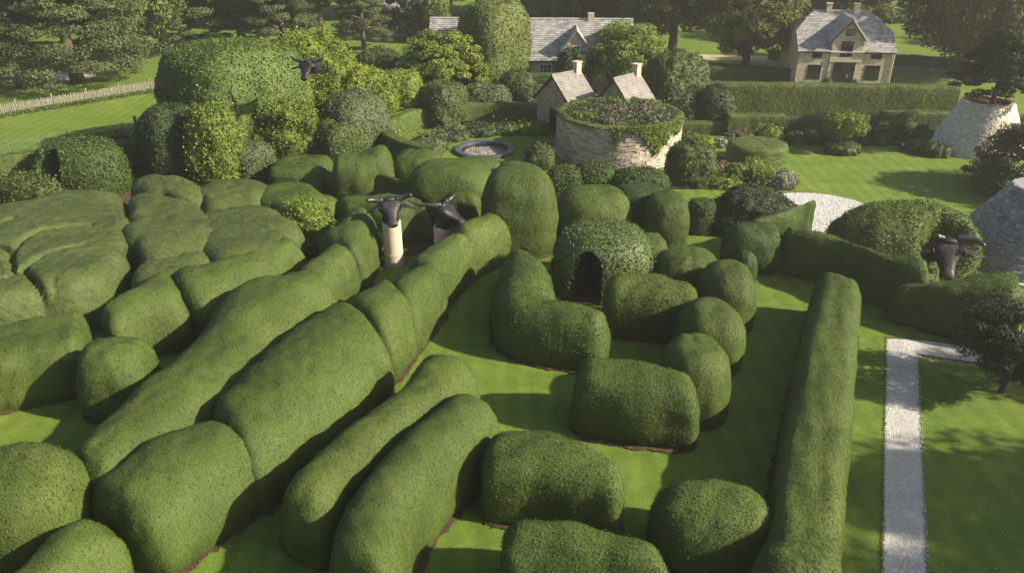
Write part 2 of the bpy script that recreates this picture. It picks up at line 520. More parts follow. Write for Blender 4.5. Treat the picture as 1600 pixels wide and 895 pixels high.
def catmull(A, n):
    A = np.asarray(A, float)
    m = len(A)
    if m == 1:
        return np.repeat(A, 2, axis=0)
    t = np.linspace(0, m - 1, n)
    out = []
    for x in t:
        i = min(int(x), m - 2)
        u = x - i
        p1, p2 = A[i], A[i + 1]
        p0 = A[i - 1] if i > 0 else 2 * p1 - p2
        p3 = A[i + 2] if i + 2 < m else 2 * p2 - p1
        out.append(0.5 * ((2 * p1) + (-p0 + p2) * u + (2 * p0 - 5 * p1 + 4 * p2 - p3) * u * u + (-p0 + 3 * p1 - 3 * p2 + p3) * u ** 3))
    return np.array(out)

SHOULDER, OFFS = 0.74, 1.74
def stations_world(st):
    C, W, Hh = [], [], []
    for q in st:
        ux, uy, lx, ly, h = q[:5]
        Fp, Bp = g(lx, ly, 0.05), g(ux, uy, SHOULDER * h)
        wv = (Fp - Bp) / OFFS
        C.append(Fp - wv); W.append(wv); Hh.append(h)
    return np.array(C), np.array(W), np.array(Hh)

def sweep(st, caps=(0.7, 0.7), e=0.82, ez=0.74, ec=0.62, K=30, raw=None, tuck=0.10):
    C, W, Hh = raw if raw is not None else stations_world(st)
    L = np.linalg.norm(np.diff(C, axis=0), axis=1).sum() if len(C) > 1 else 0.1
    n = max(8, int(L / 0.16))
    D = catmull(np.column_stack([C, W, Hh]), n)
    rows = []
    d0 = D[0, :2] - D[1, :2]; d0 /= np.linalg.norm(d0)
    d1 = D[-1, :2] - D[-2, :2]; d1 /= np.linalg.norm(d1)
    ph = np.linspace(math.pi / 2, 0, 12)[:-1]
    for p in ph if caps[0] > 0 else []:
        s = max(1e-3, math.cos(p) ** ec)
        rows.append((D[0, :2] + d0 * caps[0] * math.sin(p) ** ec, D[0, 2:4] * s, D[0, 4] * s))
    for r in D:
        rows.append((r[:2], r[2:4], r[4]))
    for p in ph[::-1] if caps[1] > 0 else []:
        s = max(1e-3, math.cos(p) ** ec)
        rows.append((D[-1, :2] + d1 * caps[1] * math.sin(p) ** ec, D[-1, 2:4] * s, D[-1, 4] * s))
    th = np.linspace(0, math.pi, K)
    nn = 2.0 / (0.5 * (e + ez))
    qq = (np.abs(np.cos(th)) ** nn + np.abs(np.sin(th)) ** nn) ** (-1.0 / nn)
    cx, sz = qq * np.cos(th), qq * np.abs(np.sin(th))
    cx = cx * (1 - tuck * np.exp(-sz / 0.16))
    V = []
    for c, w, h in rows:
        V.append(np.column_stack([c[0] + w[0] * cx, c[1] + w[1] * cx, h * sz]))
    V = np.concatenate(V)
    nr = len(rows)
    i, j = np.meshgrid(np.arange(nr - 1), np.arange(K - 1), indexing='ij')
    a = (i * K + j).ravel()
    F = np.column_stack([a, a + K, a + K + 1, a + 1])
    fn, A = quad_normals(V, F)
    if (fn[:, 2] * A).sum() < 0:
        F = F[:, ::-1]
    return V, F, rows

def dome_fit(xl, xr, yt, yb, ratio=1.0, h=None):
    """place a dome from its outline: width, top and front foot in the photo"""
    mid = 0.5 * (xl + xr)
    f = g(mid, yb, 0.0)
    rx = 1.0
    for _ in range(6):
        cy = f[1] + rx * ratio * 0.85
        cx = f[0] * cy / f[1]
        hh = h or 1.5
        a, b = g(xl, 0.4 * yt + 0.6 * yb, 0), g(xr, 0.4 * yt + 0.6 * yb, 0)
        dep = cy * CP + (CAM_H - 0.5 * hh) * SP
        rx = 0.5 * (xr - xl) * dep / FPX
    if h is None:
        lo, hi = 0.2, 30.0
        for _ in range(40):
            m = 0.5 * (lo + hi)
            if proj(cx, cy + 0.45 * rx * ratio, 0.94 * m)[1] > yt:
                lo = m
            else:
                hi = m
        h = lo
        mx = 0
    # depth for the mid-height, so that tall things keep their width
    dep = cy * CP + (CAM_H - 0.45 * h) * SP
    rx = 0.5 * (xr - xl) * dep / FPX
    cx = (mid - 800.0) / FPX * dep
    return cx, cy, rx, rx * ratio, h

def extent(ratio, e1, rot):
    a = np.linspace(0, 2 * math.pi, 200)
    x, y = spow(np.cos(a), e1), ratio * spow(np.sin(a), e1)
    return float(np.abs(x * math.cos(rot) - y * math.sin(rot)).max())

def dome(cx, cy, rx, ry, h, e1=0.8, e2=0.62, rot=0.0, tuck=0.10, ka=56, kt=20, z0=0.0, lean=(0, 0)):
    a = np.linspace(0, 2 * math.pi, ka, endpoint=False)
    t = np.linspace(0, math.pi / 2, kt)
    n1, n2 = 2.0 / e1, 2.0 / e2
    q1 = (np.abs(np.cos(a)) ** n1 + np.abs(np.sin(a)) ** n1) ** (-1.0 / n1)
    ca, sa = q1 * np.cos(a), q1 * np.sin(a)
    V = []
    for x in t:
        q2 = (abs(math.cos(x)) ** n2 + abs(math.sin(x)) ** n2) ** (-1.0 / n2)
        r, z = abs(math.cos(x)) * q2, abs(math.sin(x)) * q2
        r = max(r, 1e-3) * (1 - tuck * math.exp(-z / 0.16))
        px, py = rx * ca * r, ry * sa * r
        V.append(np.column_stack([cx + px * math.cos(rot) - py * math.sin(rot) + lean[0] * z, cy + px * math.sin(rot) + py * math.cos(rot) + lean[1] * z, np.full(ka, z0 + h * z)]))
    V = np.concatenate(V)
    i, j = np.meshgrid(np.arange(kt - 1), np.arange(ka), indexing='ij')
    i, j = i.ravel(), j.ravel()
    F = np.column_stack([i * ka + j, i * ka + (j + 1) % ka, (i + 1) * ka + (j + 1) % ka, (i + 1) * ka + j])
    return V, F

# ------------------------------------------------------------------ the ground and what lies on it
def sheet(name, pts, z, mat, kind='structure', close=True):
    me = bpy.data.meshes.new(name)
    me.from_pydata([(p[0], p[1], z) for p in pts], [], [tuple(range(len(pts)))])
    me.materials.append(mat)
    o = link(name, me)
    if me.polygons[0].normal.z < 0:
        me.flip_normals()
    if kind:
        o['kind'] = kind
    return o

def lawn():
    n = 60
    xs = np.sign(np.linspace(-1, 1, n)) * np.abs(np.linspace(-1, 1, n)) ** 1.6 * 320
    ys = -20 + np.linspace(0, 1, n) ** 1.6 * 620
    X, Y = np.meshgrid(xs, ys, indexing='ij')
    V = np.column_stack([X.ravel(), Y.ravel(), np.zeros(n * n)])
    i, j = np.meshgrid(np.arange(n - 1), np.arange(n - 1), indexing='ij')
    a = (i * n + j).ravel()
    F = np.column_stack([a, a + n, a + n + 1, a + 1])
    o = link('lawn', mk_mesh('lawn', V, [(F, 0, True)], [M['grass']]))
    o['kind'] = 'structure'
lawn()
BED = [0.006]
def bed(pts, name='soil_bed', mat=None):
    BED[0] += 0.0013
    return sheet(name, pts, BED[0], mat or M['soil'])

def bed_rows(rows, grow=0.16):
    l, r = [], []
    for c, w, h in rows:
        wl_ = np.linalg.norm(w)
        if wl_ < 0.05:
            continue
        u = w / wl_
        ga, gb = grow * random.uniform(0.3, 1.2), grow * random.uniform(0.3, 1.2)
        l.append(c + w * 0.95 + u * ga); r.append(c - w * 0.95 - u * gb)
    bed(l + r[::-1])

def bed_ring(cx, cy, rx, ry, e1, rot=0, grow=0.06):
    a = np.linspace(0, 2 * math.pi, 40, endpoint=False)
    x, y = (rx * 0.95 + grow) * spow(np.cos(a), e1), (ry * 0.95 + grow) * spow(np.sin(a), e1)
    bed(list(zip(cx + x * math.cos(rot) - y * math.sin(rot), cy + x * math.sin(rot) + y * math.cos(rot))))

def gpoly(pp, z=0.0):
    return [tuple(g(a, b, z)) for a, b in pp]

# paths
sheet('gravel_path', gpoly([(1385, 528), (1600, 575), (1700, 597), (1700, 572), (1600, 552), (1480, 528), (1418, 528)], 0)[:0] or
      gpoly([(1378, 925), (1380, 800), (1383, 650), (1385, 528), (1440, 531), (1500, 540), (1570, 553), (1680, 575), (1680, 600), (1570, 574), (1500, 564), (1434, 554), (1438, 650), (1443, 760), (1449, 895), (1451, 925)]), 0.010, M['gravel'])
a = np.linspace(0, 2 * math.pi, 60, endpoint=False)
cc = g(1278, 331)
sheet('gravel_circle', [(cc[0] + 3.0 * math.cos(t), cc[1] + 2.75 * math.sin(t)) for t in a], 0.008, M['gravel'])
sheet('gravel_strip', gpoly([(1330, 182), (1480, 180), (1480, 176), (1330, 177)]), 0.009, M['gravel'])
sheet('sandy_track', gpoly([(1040, 92), (1250, 97), (1390, 107), (1600, 120), (1600, 113), (1390, 101), (1250, 90), (1040, 84)]), 0.010, M['track'])
sheet('earth_path', gpoly([(400, 262), (470, 245), (600, 232), (640, 208), (690, 192), (720, 187), (700, 186), (660, 196), (610, 215), (560, 228), (470, 238), (400, 252)]), 0.010, M['soil'])
bed(gpoly([(-80, 640), (-80, 300), (60, 288), (200, 296), (330, 275), (520, 240), (620, 235), (680, 240), (690, 300), (560, 335), (470, 420), (300, 540), (150, 520), (100, 560)]))
bed(gpoly([(560, 480), (500, 440), (560, 330), (700, 320), (740, 350), (690, 390), (640, 400), (600, 400)]))
bed(gpoly([(0, 318), (70, 296), (120, 288), (120, 240), (0, 265)]))

# pebbles lying on the gravel path (many tiny stones, one object)
def pebbles(name, pts, size, mat, z):
    P = np.array(pts)
    n = len(P)
    oct_v = np.array([(1, 0, 0), (0, 1, 0), (-1, 0, 0), (0, -1, 0), (0, 0, 0.7), (0, 0, -0.5)])
    oct_f = np.array([(0, 1, 4), (1, 2, 4), (2, 3, 4), (3, 0, 4)])
    ang = RNG.uniform(0, 6.28, n)
    s = size * RNG.uniform(0.5, 1.4, n)
    ca, sa = np.cos(ang), np.sin(ang)
    V = np.zeros((n, 6, 3))
    for k in range(6):
        x, y = oct_v[k, 0] * 1.3, oct_v[k, 1]
        V[:, k, 0] = P[:, 0] + s * (x * ca - y * sa)
        V[:, k, 1] = P[:, 1] + s * (x * sa + y * ca)
        V[:, k, 2] = z + s * oct_v[k, 2]
    F = (oct_f[None] + 6 * np.arange(n)[:, None, None]).reshape(-1, 3)
    o = link(name, mk_mesh(name, V.reshape(-1, 3), [(F, 0, False)], [mat]))
    o['kind'] = 'stuff'
    return o
pp = []
for i in range(9000):
    t = random.random() ** 1.3
    y = 925 - t * 397
    x0, x1 = 1378 + 7 * t, 1451 - 17 * t
    pp.append(g(random.uniform(x0 - 1.5, x1 + 1.5), y))
for i in range(2200):
    x = random.uniform(1385, 1660)
    y = 528 + (x - 1385) * 0.155
    pp.append(g(x, y + random.uniform(0, 24)))
o = pebbles('loose_gravel', pp, 0.016, M['pebble'], 0.012)
o['label'] = 'loose white gravel stones on the straight path'; o['category'] = 'gravel'
pp = []
for i in range(5000):
    t, r = random.uniform(0, 6.28), math.sqrt(random.random())
    pp.append((cc[0] + 2.98 * r * math.cos(t), cc[1] + 2.73 * r * math.sin(t)))
o = pebbles('loose_gravel', pp, 0.035, M['pebble'], 0.012)
o['label'] = 'loose pale gravel stones on the round patch'; o['category'] = 'gravel'

# ------------------------------------------------------------------ clipped hedges of the maze
GROUP = 'rounded clipped hedges of the maze'
SEED = [100]
def nxt():
    SEED[0] += 7
    return SEED[0]

def row(name, label, lobes, mat='yew', leaf='fine', cat='hedge', group=GROUP, soil=True, base=None, **kw):
    """one hedge of one or more lobes; a lobe is ('s', stations, caps) or ('d', xl, xr, ytop, ybase, ratio, e1, e2)"""
    parts = []
    for lb in lobes:
        if lb[0] == 's':
            V, F, rows = sweep(lb[1], lb[2], **(lb[3] if len(lb) > 3 else {}))
            if soil:
                bed_rows(rows)
            parts.append((V, F))
        else:
            xl, xr, yt, yb = lb[1:5]
            ex = lb[5] if len(lb) > 5 else {}
            cx, cy, rx, ry, h = dome_fit(xl, xr, yt, yb, ex.get('ratio', 0.9), ex.get('h'))
            e1 = ex.get('e1', 0.75)
            k = extent(ry / rx, e1, ex.get('rot', 0.0)); rx, ry = rx / k, ry / k
            V, F = dome(cx, cy, rx, ry, h, e1, ex.get('e2', 0.6), ex.get('rot', 0.0), ex.get('tuck', 0.1))
            if soil:
                bed_ring(cx, cy, rx, ry, e1, ex.get('rot', 0.0))
            parts.append((V, F))
    m = M[mat]
    if len(parts) == 1:
        o = leafy(name, parts[0][0], parts[0][1], m, leaf, seed=nxt(), **kw)
    else:
        c = np.concatenate([p[0] for p in parts]).mean(axis=0)
        o = empty(name, (c[0], c[1], 0))
        for V, F in parts:
            leafy('lobe', V, F, m, leaf, seed=nxt(), parent=o, **kw)
    return tag(o, label, cat, group)

# --- row A: the long tube from the lower left to the tall block
row('clipped_hedge', 'huge long tube hedge with creased lobes, running from the bottom left past the pillars', [
    ('s', [(20, 905, 120, 1010, 1.8), (100, 832, 195, 950, 1.8)], (0.8, 0.7)),
    ('s', [(172, 742, 302, 882, 1.95), (232, 697, 352, 846, 2.05), (300, 674, 404, 806, 2.05)], (0.8, 0.75)),
    ('s', [(355, 618, 440, 788, 2.15), (404, 566, 498, 745, 2.25), (459, 520, 560, 692, 2.25), (512, 485, 608, 632, 2.2)], (0.85, 0.9)),
    ('s', [(552, 468, 632, 590, 2.15), (588, 450, 645, 566, 2.1)], (0.8, 0.75)),
    ('s', [(620, 442, 662, 545, 2.0), (655, 425, 690, 504, 2.0)], (0.8, 0.75)),
    ('s', [(652, 405, 702, 480, 2.0), (690, 386, 735, 442, 2.0)], (0.9, 0.8)),
    ('s', [(720, 360, 754, 430, 2.1), (755, 346, 787, 412, 2.1)], (0.9, 0.8)),
])
row('clipped_hedge', 'tall straight-sided clipped block right of the long-horned bull head', [('d', 750, 871, 262, 404, dict(ratio=1.0, e1=0.7, e2=0.55))])
row('clipped_hedge', 'dark-shaded clipped bush cut by the left edge, near the bottom corner', [('d', -70, 140, 703, 905, dict(ratio=0.9))], leaf='medium', mat='yew')
# --- row B
row('clipped_hedge', 'snaking tube hedge of four lobes passing left of the short-horned bull head', [
    ('s', [(140, 692, 228, 805, 1.95), (205, 625, 300, 750, 2.0), (262, 574, 365, 705, 2.0), (312, 530, 408, 658, 2.0), (345, 477, 440, 614, 2.2), (394, 446, 488, 570, 2.25), (438, 439, 522, 530, 2.2)], (0.9, 0.85)),
    ('s', [(470, 430, 533, 497, 2.05), (508, 398, 560, 470, 2.05)], (0.8, 0.8)),
    ('s', [(508, 372, 582, 448, 2.1), (545, 342, 595, 412, 2.1)], (0.85, 0.8)),
    ('s', [(545, 318, 570, 382, 2.0), (600, 314, 622, 386, 2.0), (640, 321, 652, 378, 2.0)], (0.8, 0.75)),
])
row('clipped_hedge', 'small two-humped clipped hedge directly behind the short-horned bull head', [('s', [(595, 287, 603, 330, 1.9), (634, 297, 640, 335, 1.7)], (0.5, 0.5))])
row('clipped_hedge', 'saddle-topped clipped block, behind and left of the short-horned bull head', [('s', [(540, 254, 545, 322, 2.4), (562, 252, 568, 322, 2.4), (592, 244, 598, 318, 2.6)], (0.7, 0.75), dict(e=0.5, ez=0.5))])
row('clipped_hedge', 'rounded clipped block between the saddle-topped block and the grey-green shrub', [('d', 427, 517, 247, 310, dict(ratio=1.08, e1=0.42, e2=0.36, tuck=0.0))])

row('clipped_hedge', 'smallest clipped cushion hedge, touching the loose round shrub on its right', [('d', 464, 532, 306, 352, dict())])




row('clipped_hedge', 'small clipped dome peeping out at the foot of the dark ivy-like shrub', [('d', 244, 304, 266, 296, dict())], mat='yew_grey')
def cloud_hedge():
    h = 2.15
    out = [(-190, 360, .75), (-100, 332, .75), (0, 317, .75), (60, 310, .75), (105, 298, .75), (150, 294, .75), (183, 295, .75), (197, 312, .7), (210, 345, .6), (219, 380, .5), (221, 408, .4), (207, 428, .3),
           (213, 452, .15), (205, 474, .05), (170, 505, 0), (135, 520, 0), (80, 528, 0), (0, 552, 0), (-90, 570, 0), (-190, 560, 0)]
    P = np.array([g(x, y, z * h) for x, y, z in out])
    c = np.array(g(60, 420, 1.4))
    ang = np.arctan2(P[:, 1] - c[1], P[:, 0] - c[0]); rad = np.linalg.norm(P - c, axis=1)
    o = np.argsort(ang); ang, rad = ang[o], rad[o]
    ka, kt = 300, 46
    a = np.linspace(-math.pi, math.pi, ka, endpoint=False)
    rr = np.interp(a, np.concatenate([ang[-1:] - 2 * math.pi, ang, ang[:1] + 2 * math.pi]), np.concatenate([rad[-1:], rad, rad[:1]]))
    for _ in range(3):
        rr = 0.25 * np.roll(rr, 1) + 0.5 * rr + 0.25 * np.roll(rr, -1)
    V = []
    for t in np.linspace(0, 1, kt):
        th = t * math.pi / 2
        e2 = 0.40
        r, z = max(math.cos(th), 0) ** e2 if t < 1 else 0.004, math.sin(th) ** e2
        V.append(np.column_stack([c[0] + rr * np.cos(a) * max(r, 0.004), c[1] + rr * np.sin(a) * max(r, 0.004), np.full(ka, h * z)]))
    # the flat middle needs rings of its own
    top = V[-1][0, 2]
    r_last = [v for v in V]
    V2 = V[:30]
    base = V[29]
    for q in np.linspace(1, 0.004, 56)[1:]:
        w = base.copy()
        w[:, 0] = c[0] + (base[:, 0] - c[0]) * q; w[:, 1] = c[1] + (base[:, 1] - c[1]) * q
        w[:, 2] = base[:, 2] + (h - base[:, 2]) * (1 - q ** 2)
        V2.append(w)
    kt = len(V2)
    V = np.concatenate(V2)
    # creases and billows
    V[:, 2] += (0.07 * lownoise(V, 4.5, 41) + 0.012 * lownoise(V, 1.8, 42)) * np.clip(V[:, 2] / h, 0, 1) ** 2
    for line, dep, wd in (([(8, 400), (25, 385), (55, 362), (95, 352), (140, 346)], 0.20, 0.12), ([(20, 418), (38, 411), (75, 392), (130, 377)], 0.18, 0.12),
                          ([(78, 520), (70, 480), (60, 445), (35, 414)], 0.40, 0.13), ([(83, 500), (70, 470), (82, 430)], 0.08, 0.1), ([(0, 345), (20, 338)], 0.12, 0.1), ([(-10, 430), (15, 424), (16, 405), (12, 388), (-20, 384)], 0.30, 0.12)):
        Q = np.array([g(x, y, h) for x, y in line])
        Q = catmull(Q, 40)
        d = np.sqrt(((V[:, None, :2] - Q[None]) ** 2).sum(-1)).min(axis=1)
        V[:, 2] -= dep * np.exp(-(d / wd) ** 2) * np.clip(V[:, 2] / h, 0, 1)
    V[:, 2] = np.maximum(V[:, 2], 0)
    i, j = np.meshgrid(np.arange(kt - 1), np.arange(ka), indexing='ij')
    i, j = i.ravel(), j.ravel()
    F = np.column_stack([i * ka + j, i * ka + (j + 1) % ka, (i + 1) * ka + (j + 1) % ka, (i + 1) * ka + j])
    fn, A = quad_normals(V, F)
    if (fn[:, 2] * A).sum() < 0:
        F = F[:, ::-1]
    o = leafy('cloud_hedge', V, F, M['yew_grey'], 'fine', seed=nxt(), rough=0.012)
    tag(o, 'widest clipped mound of merging billows at the left edge', 'hedge', GROUP)
def cell(label, out, h=2.0, e2=0.40, mat='yew_grey'):
    """a flat-topped clipped cushion from the outline of its top"""
    P = np.array([g(x, y, 0.86 * h) for x, y in out])
    c = P.mean(axis=0)
    ang = np.arctan2(P[:, 1] - c[1], P[:, 0] - c[0]); rad = np.linalg.norm(P - c, axis=1)
    o = np.argsort(ang); ang, rad = ang[o], rad[o]
    ka = 84
    a = np.linspace(-math.pi, math.pi, ka, endpoint=False)
    rr = np.interp(a, np.concatenate([ang[-1:] - 2 * math.pi, ang, ang[:1] + 2 * math.pi]), np.concatenate([rad[-1:], rad, rad[:1]]))
    for _ in range(2):
        rr = 0.25 * np.roll(rr, 1) + 0.5 * rr + 0.25 * np.roll(rr, -1)
    rr = rr * 1.03 + 0.05
    n2 = 2.0 / e2
    V = []
    ts = np.concatenate([np.linspace(0, 1.0, 14), np.linspace(1.0, math.pi / 2, 18)[1:]])
    for x in ts:
        q = (abs(math.cos(x)) ** n2 + abs(math.sin(x)) ** n2) ** (-1 / n2)
        r, z = max(math.cos(x) * q, 0.004), math.sin(x) * q
        V.append(np.column_stack([c[0] + rr * np.cos(a) * r, c[1] + rr * np.sin(a) * r, np.full(ka, h * z)]))
    V = np.concatenate(V)
    V[:, 2] += 0.04 * lownoise(V, 2.8, SEED[0] + 3) * (V[:, 2] / h) ** 2
    kt = len(ts)
    i, j = np.meshgrid(np.arange(kt - 1), np.arange(ka), indexing='ij')
    i, j = i.ravel(), j.ravel()
    F = np.column_stack([i * ka + j, i * ka + (j + 1) % ka, (i + 1) * ka + (j + 1) % ka, (i + 1) * ka + j])
    fn, A = quad_normals(V, F)
    if (fn[:, 2] * A).sum() < 0:
        F = F[:, ::-1]
    tag(leafy('clipped_hedge', V, F, M[mat], 'fine', seed=nxt(), rough=0.02), label, 'hedge', GROUP)
cell('pentagon-like clipped block right of the widest mound', [(196, 318), (200, 301), (215, 299), (260, 307), (312, 322), (319, 335), (318, 396), (262, 402), (240, 407), (222, 409), (217, 385), (212, 350), (205, 330)], 2.1)
cell('square clipped block half in the shade of the loose round shrub', [(320, 328), (360, 323), (400, 318), (425, 321), (445, 338), (450, 380), (430, 402), (380, 410), (345, 413), (323, 400), (319, 370)], 2.05)
cell('low clipped block behind the pentagon-like block', [(206, 291), (212, 278), (240, 275), (262, 279), (300, 285), (312, 292), (314, 323), (262, 307), (215, 299)], 2.0)
cell('long low clipped cushion in front of the grey-green shrub', [(314, 292), (325, 283), (370, 281), (402, 283), (420, 291), (408, 319), (362, 323), (321, 326), (315, 315)], 1.95)
cell('low clipped cushion hedge above the loose round shrub', [(407, 303), (412, 291), (428, 285), (477, 287), (500, 298), (508, 312), (470, 324), (440, 328), (425, 321), (404, 318)], 1.95, mat='yew')
cell('low wedge-shaped clipped hedge in front of the pentagon-like block', [(207, 428), (225, 409), (260, 398), (290, 388), (318, 389), (338, 404), (344, 413), (300, 430), (250, 440), (216, 452), (208, 441)], 1.75)
cloud_hedge()

row('clipped_hedge', 'sausage-shaped hedge of two lobes ending at the loose round shrub', [
    ('s', [(180, 482, 222, 566, 1.95), (208, 462, 252, 556, 2.0), (240, 440, 290, 548, 2.0)], (0.8, 0.7)),
    ('s', [(290, 426, 345, 530, 1.95), (345, 413, 405, 496, 1.95), (400, 389, 452, 470, 1.95), (428, 387, 470, 452, 1.9)], (0.8, 0.7)),
])
row('clipped_hedge', 'angular flat-topped hedge at the left edge above a lit patch of lawn', [('s', [(-90, 542, -90, 668, 1.9), (20, 521, 20, 642, 1.9), (112, 504, 120, 621, 1.9)], (0.2, 0.55), dict(e=0.4, ez=0.38))])
row('clipped_hedge', 'egg-shaped clipped hedge at the right end of the angular flat-topped hedge', [('d', 126, 247, 528, 662, dict(ratio=0.95, e1=0.85, e2=0.62))])
# --- the forked hedge
row('forked_hedge', 'forked hedge like two fingers, split by a dark seam, left of the lawn', [
    ('s', [(463, 752, 548, 858, 2.0), (515, 700, 600, 795, 2.0), (580, 652, 664, 738, 2.0), (630, 612, 722, 698, 2.0), (657, 574, 748, 660, 2.0)], (0.9, 0.65)),
    ('s', [(528, 845, 640, 960, 2.0), (547, 790, 655, 892, 2.0), (587, 738, 690, 832, 2.0), (636, 680, 738, 782, 2.0), (690, 640, 776, 735, 2.0)], (0.8, 0.75)),
])
row('clipped_hedge', 'stout loaf-shaped hedge touching the right finger of the forked hedge', [('s', [(800, 688, 795, 822, 1.8), (860, 690, 858, 830, 1.8), (930, 717, 930, 846, 1.8)], (0.75, 0.75), dict(e=0.5, ez=0.52))], leaf='medium', mat='yew')
row('clipped_hedge', 'loaf-shaped hedge cut off by the bottom edge, in front of the other loaves', [('s', [(835, 820, 830, 965, 1.8), (905, 824, 900, 970, 1.8), (985, 852, 995, 985, 1.8)], (0.75, 0.8))], leaf='medium', mat='yew')
row('clipped_hedge', 'egg-shaped hedge at the bottom, between the loaves and the long straight hedge', [('d', 1013, 1210, 757, 905, dict(ratio=0.72, e1=0.8, e2=0.58, rot=-0.12))], leaf='medium')
# --- the loop of lobes
row('clipped_hedge', 'loaf-shaped hedge on the lawn at the lower end of the string of bead-like lobes', [('s', [(938, 578, 932, 684, 1.9), (990, 578, 985, 698, 1.9), (1048, 591, 1045, 702, 1.9)], (0.8, 0.8), dict(e=0.5, ez=0.5))], leaf='medium')
row('clipped_hedge', 'string of four bead-like clipped lobes beside the straight lawn walk', [
    ('d', 1032, 1138, 525, 668, dict(ratio=1.25, e1=0.8, tuck=0.03)), ('d', 1055, 1160, 470, 588, dict(ratio=1.2, e1=0.85, tuck=0.03)),
    ('d', 1089, 1179, 409, 522, dict(ratio=1.2, e1=0.85, tuck=0.03)), ('d', 1018, 1128, 388, 478, dict(ratio=0.85, e1=0.75, tuck=0.03))])
row('clipped_hedge', 'loaf-shaped hedge enclosed by the string of beads, its foot in deep shade', [('s', [(978, 441, 972, 528, 1.9), (1022, 442, 1018, 534, 1.9), (1062, 452, 1062, 534, 1.85)], (0.75, 0.6), dict(e=0.55, ez=0.55))], leaf='medium', mat='yew')
row('clipped_hedge', 'L-shaped rounded hedge wrapping round the front of the leafy arch', [('s', [(855, 432, 786, 447, 1.9), (862, 462, 770, 490, 1.9), (866, 478, 774, 543, 1.9), (890, 484, 835, 570, 1.9), (920, 491, 905, 581, 1.9)], (0.8, 0.8))], leaf='medium')
row('clipped_hedge', 'narrow clipped lobe peeping out on the right behind the leafy arch', [('d', 985, 1041, 366, 432, dict(ratio=1.0))])
row('clipped_hedge', 'upright barrel-like hedge leaning left, behind the leafy arch', [('s', [(1046, 306, 1048, 372, 1.9), (1036, 345, 1038, 392, 1.8)], (0.3, 0.3))][:0] or [('d', 1003, 1076, 302, 394, dict(ratio=1.1, e1=0.8, e2=0.5))])
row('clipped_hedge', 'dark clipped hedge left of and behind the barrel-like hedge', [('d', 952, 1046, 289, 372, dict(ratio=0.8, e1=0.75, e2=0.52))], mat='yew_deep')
row('clipped_hedge', 'plump clipped cushion between the tall block and the barrel-like hedge', [('d', 862, 988, 292, 388, dict(ratio=0.85, e1=0.75, e2=0.55))])
row('clipped_hedge', 'dark leafy hedge of three humps in front of the round stone wall', [
    ('d', 853, 908, 261, 310, dict(ratio=0.8, e1=0.7, e2=0.5)), ('d', 896, 965, 253, 306, dict(ratio=0.8, e1=0.7)), ('d', 950, 1047, 262, 312, dict(ratio=0.6, e1=0.8, e2=0.7))], mat='box', leaf='coarse')
row('clipped_hedge', 'longest straight hedge, running down beside the gravel path', [
    ('s', [(1337, 462, 1262, 492, 1.9), (1333, 520, 1250, 545, 1.85), (1327, 590, 1234, 612, 1.85), (1319, 690, 1213, 705, 1.85), (1308, 800, 1196, 810, 1.8), (1300, 900, 1180, 915, 1.8)], (0.6, 0.5), dict(e=0.5, ez=0.5))])
row('clipped_hedge', 'dome-shaped shaded hedge at the bottom end of the longest straight hedge', [('d', 1170, 1300, 852, 1005, dict(ratio=0.8))], leaf='medium', mat='yew')
# --- right row
row('clipped_hedge', 'crooked hedge with a pointed wedge tail, opposite the string of beads', [
    ('d', 1128, 1224, 350, 428, dict(ratio=0.75, e1=0.7, e2=0.55)), ('d', 1148, 1182, 394, 442, dict(ratio=1.0, e1=0.8)),
    ('s', [(1172, 354, 1180, 398, 1.6), (1220, 343, 1222, 390, 1.8), (1264, 332, 1264, 374, 2.0)], (0.3, 0.06), dict(e=0.6, ez=0.6))], mat='yew_deep')
row('clipped_hedge', 'long wavy hedge sloping along the foot of the bright domed bush', [
    ('s', [(1232, 369, 1232, 428, 1.9), (1290, 378, 1290, 443, 1.9), (1350, 404, 1355, 470, 1.95), (1420, 414, 1420, 500, 2.0)], (0.3, 0.6), dict(e=0.72)),
    ('s', [(1425, 458, 1425, 508, 1.6), (1480, 449, 1482, 528, 1.85), (1560, 432, 1560, 552, 2.2)], (0.7, 0.6), dict(e=0.75))], mat='yew', leaf='medium')

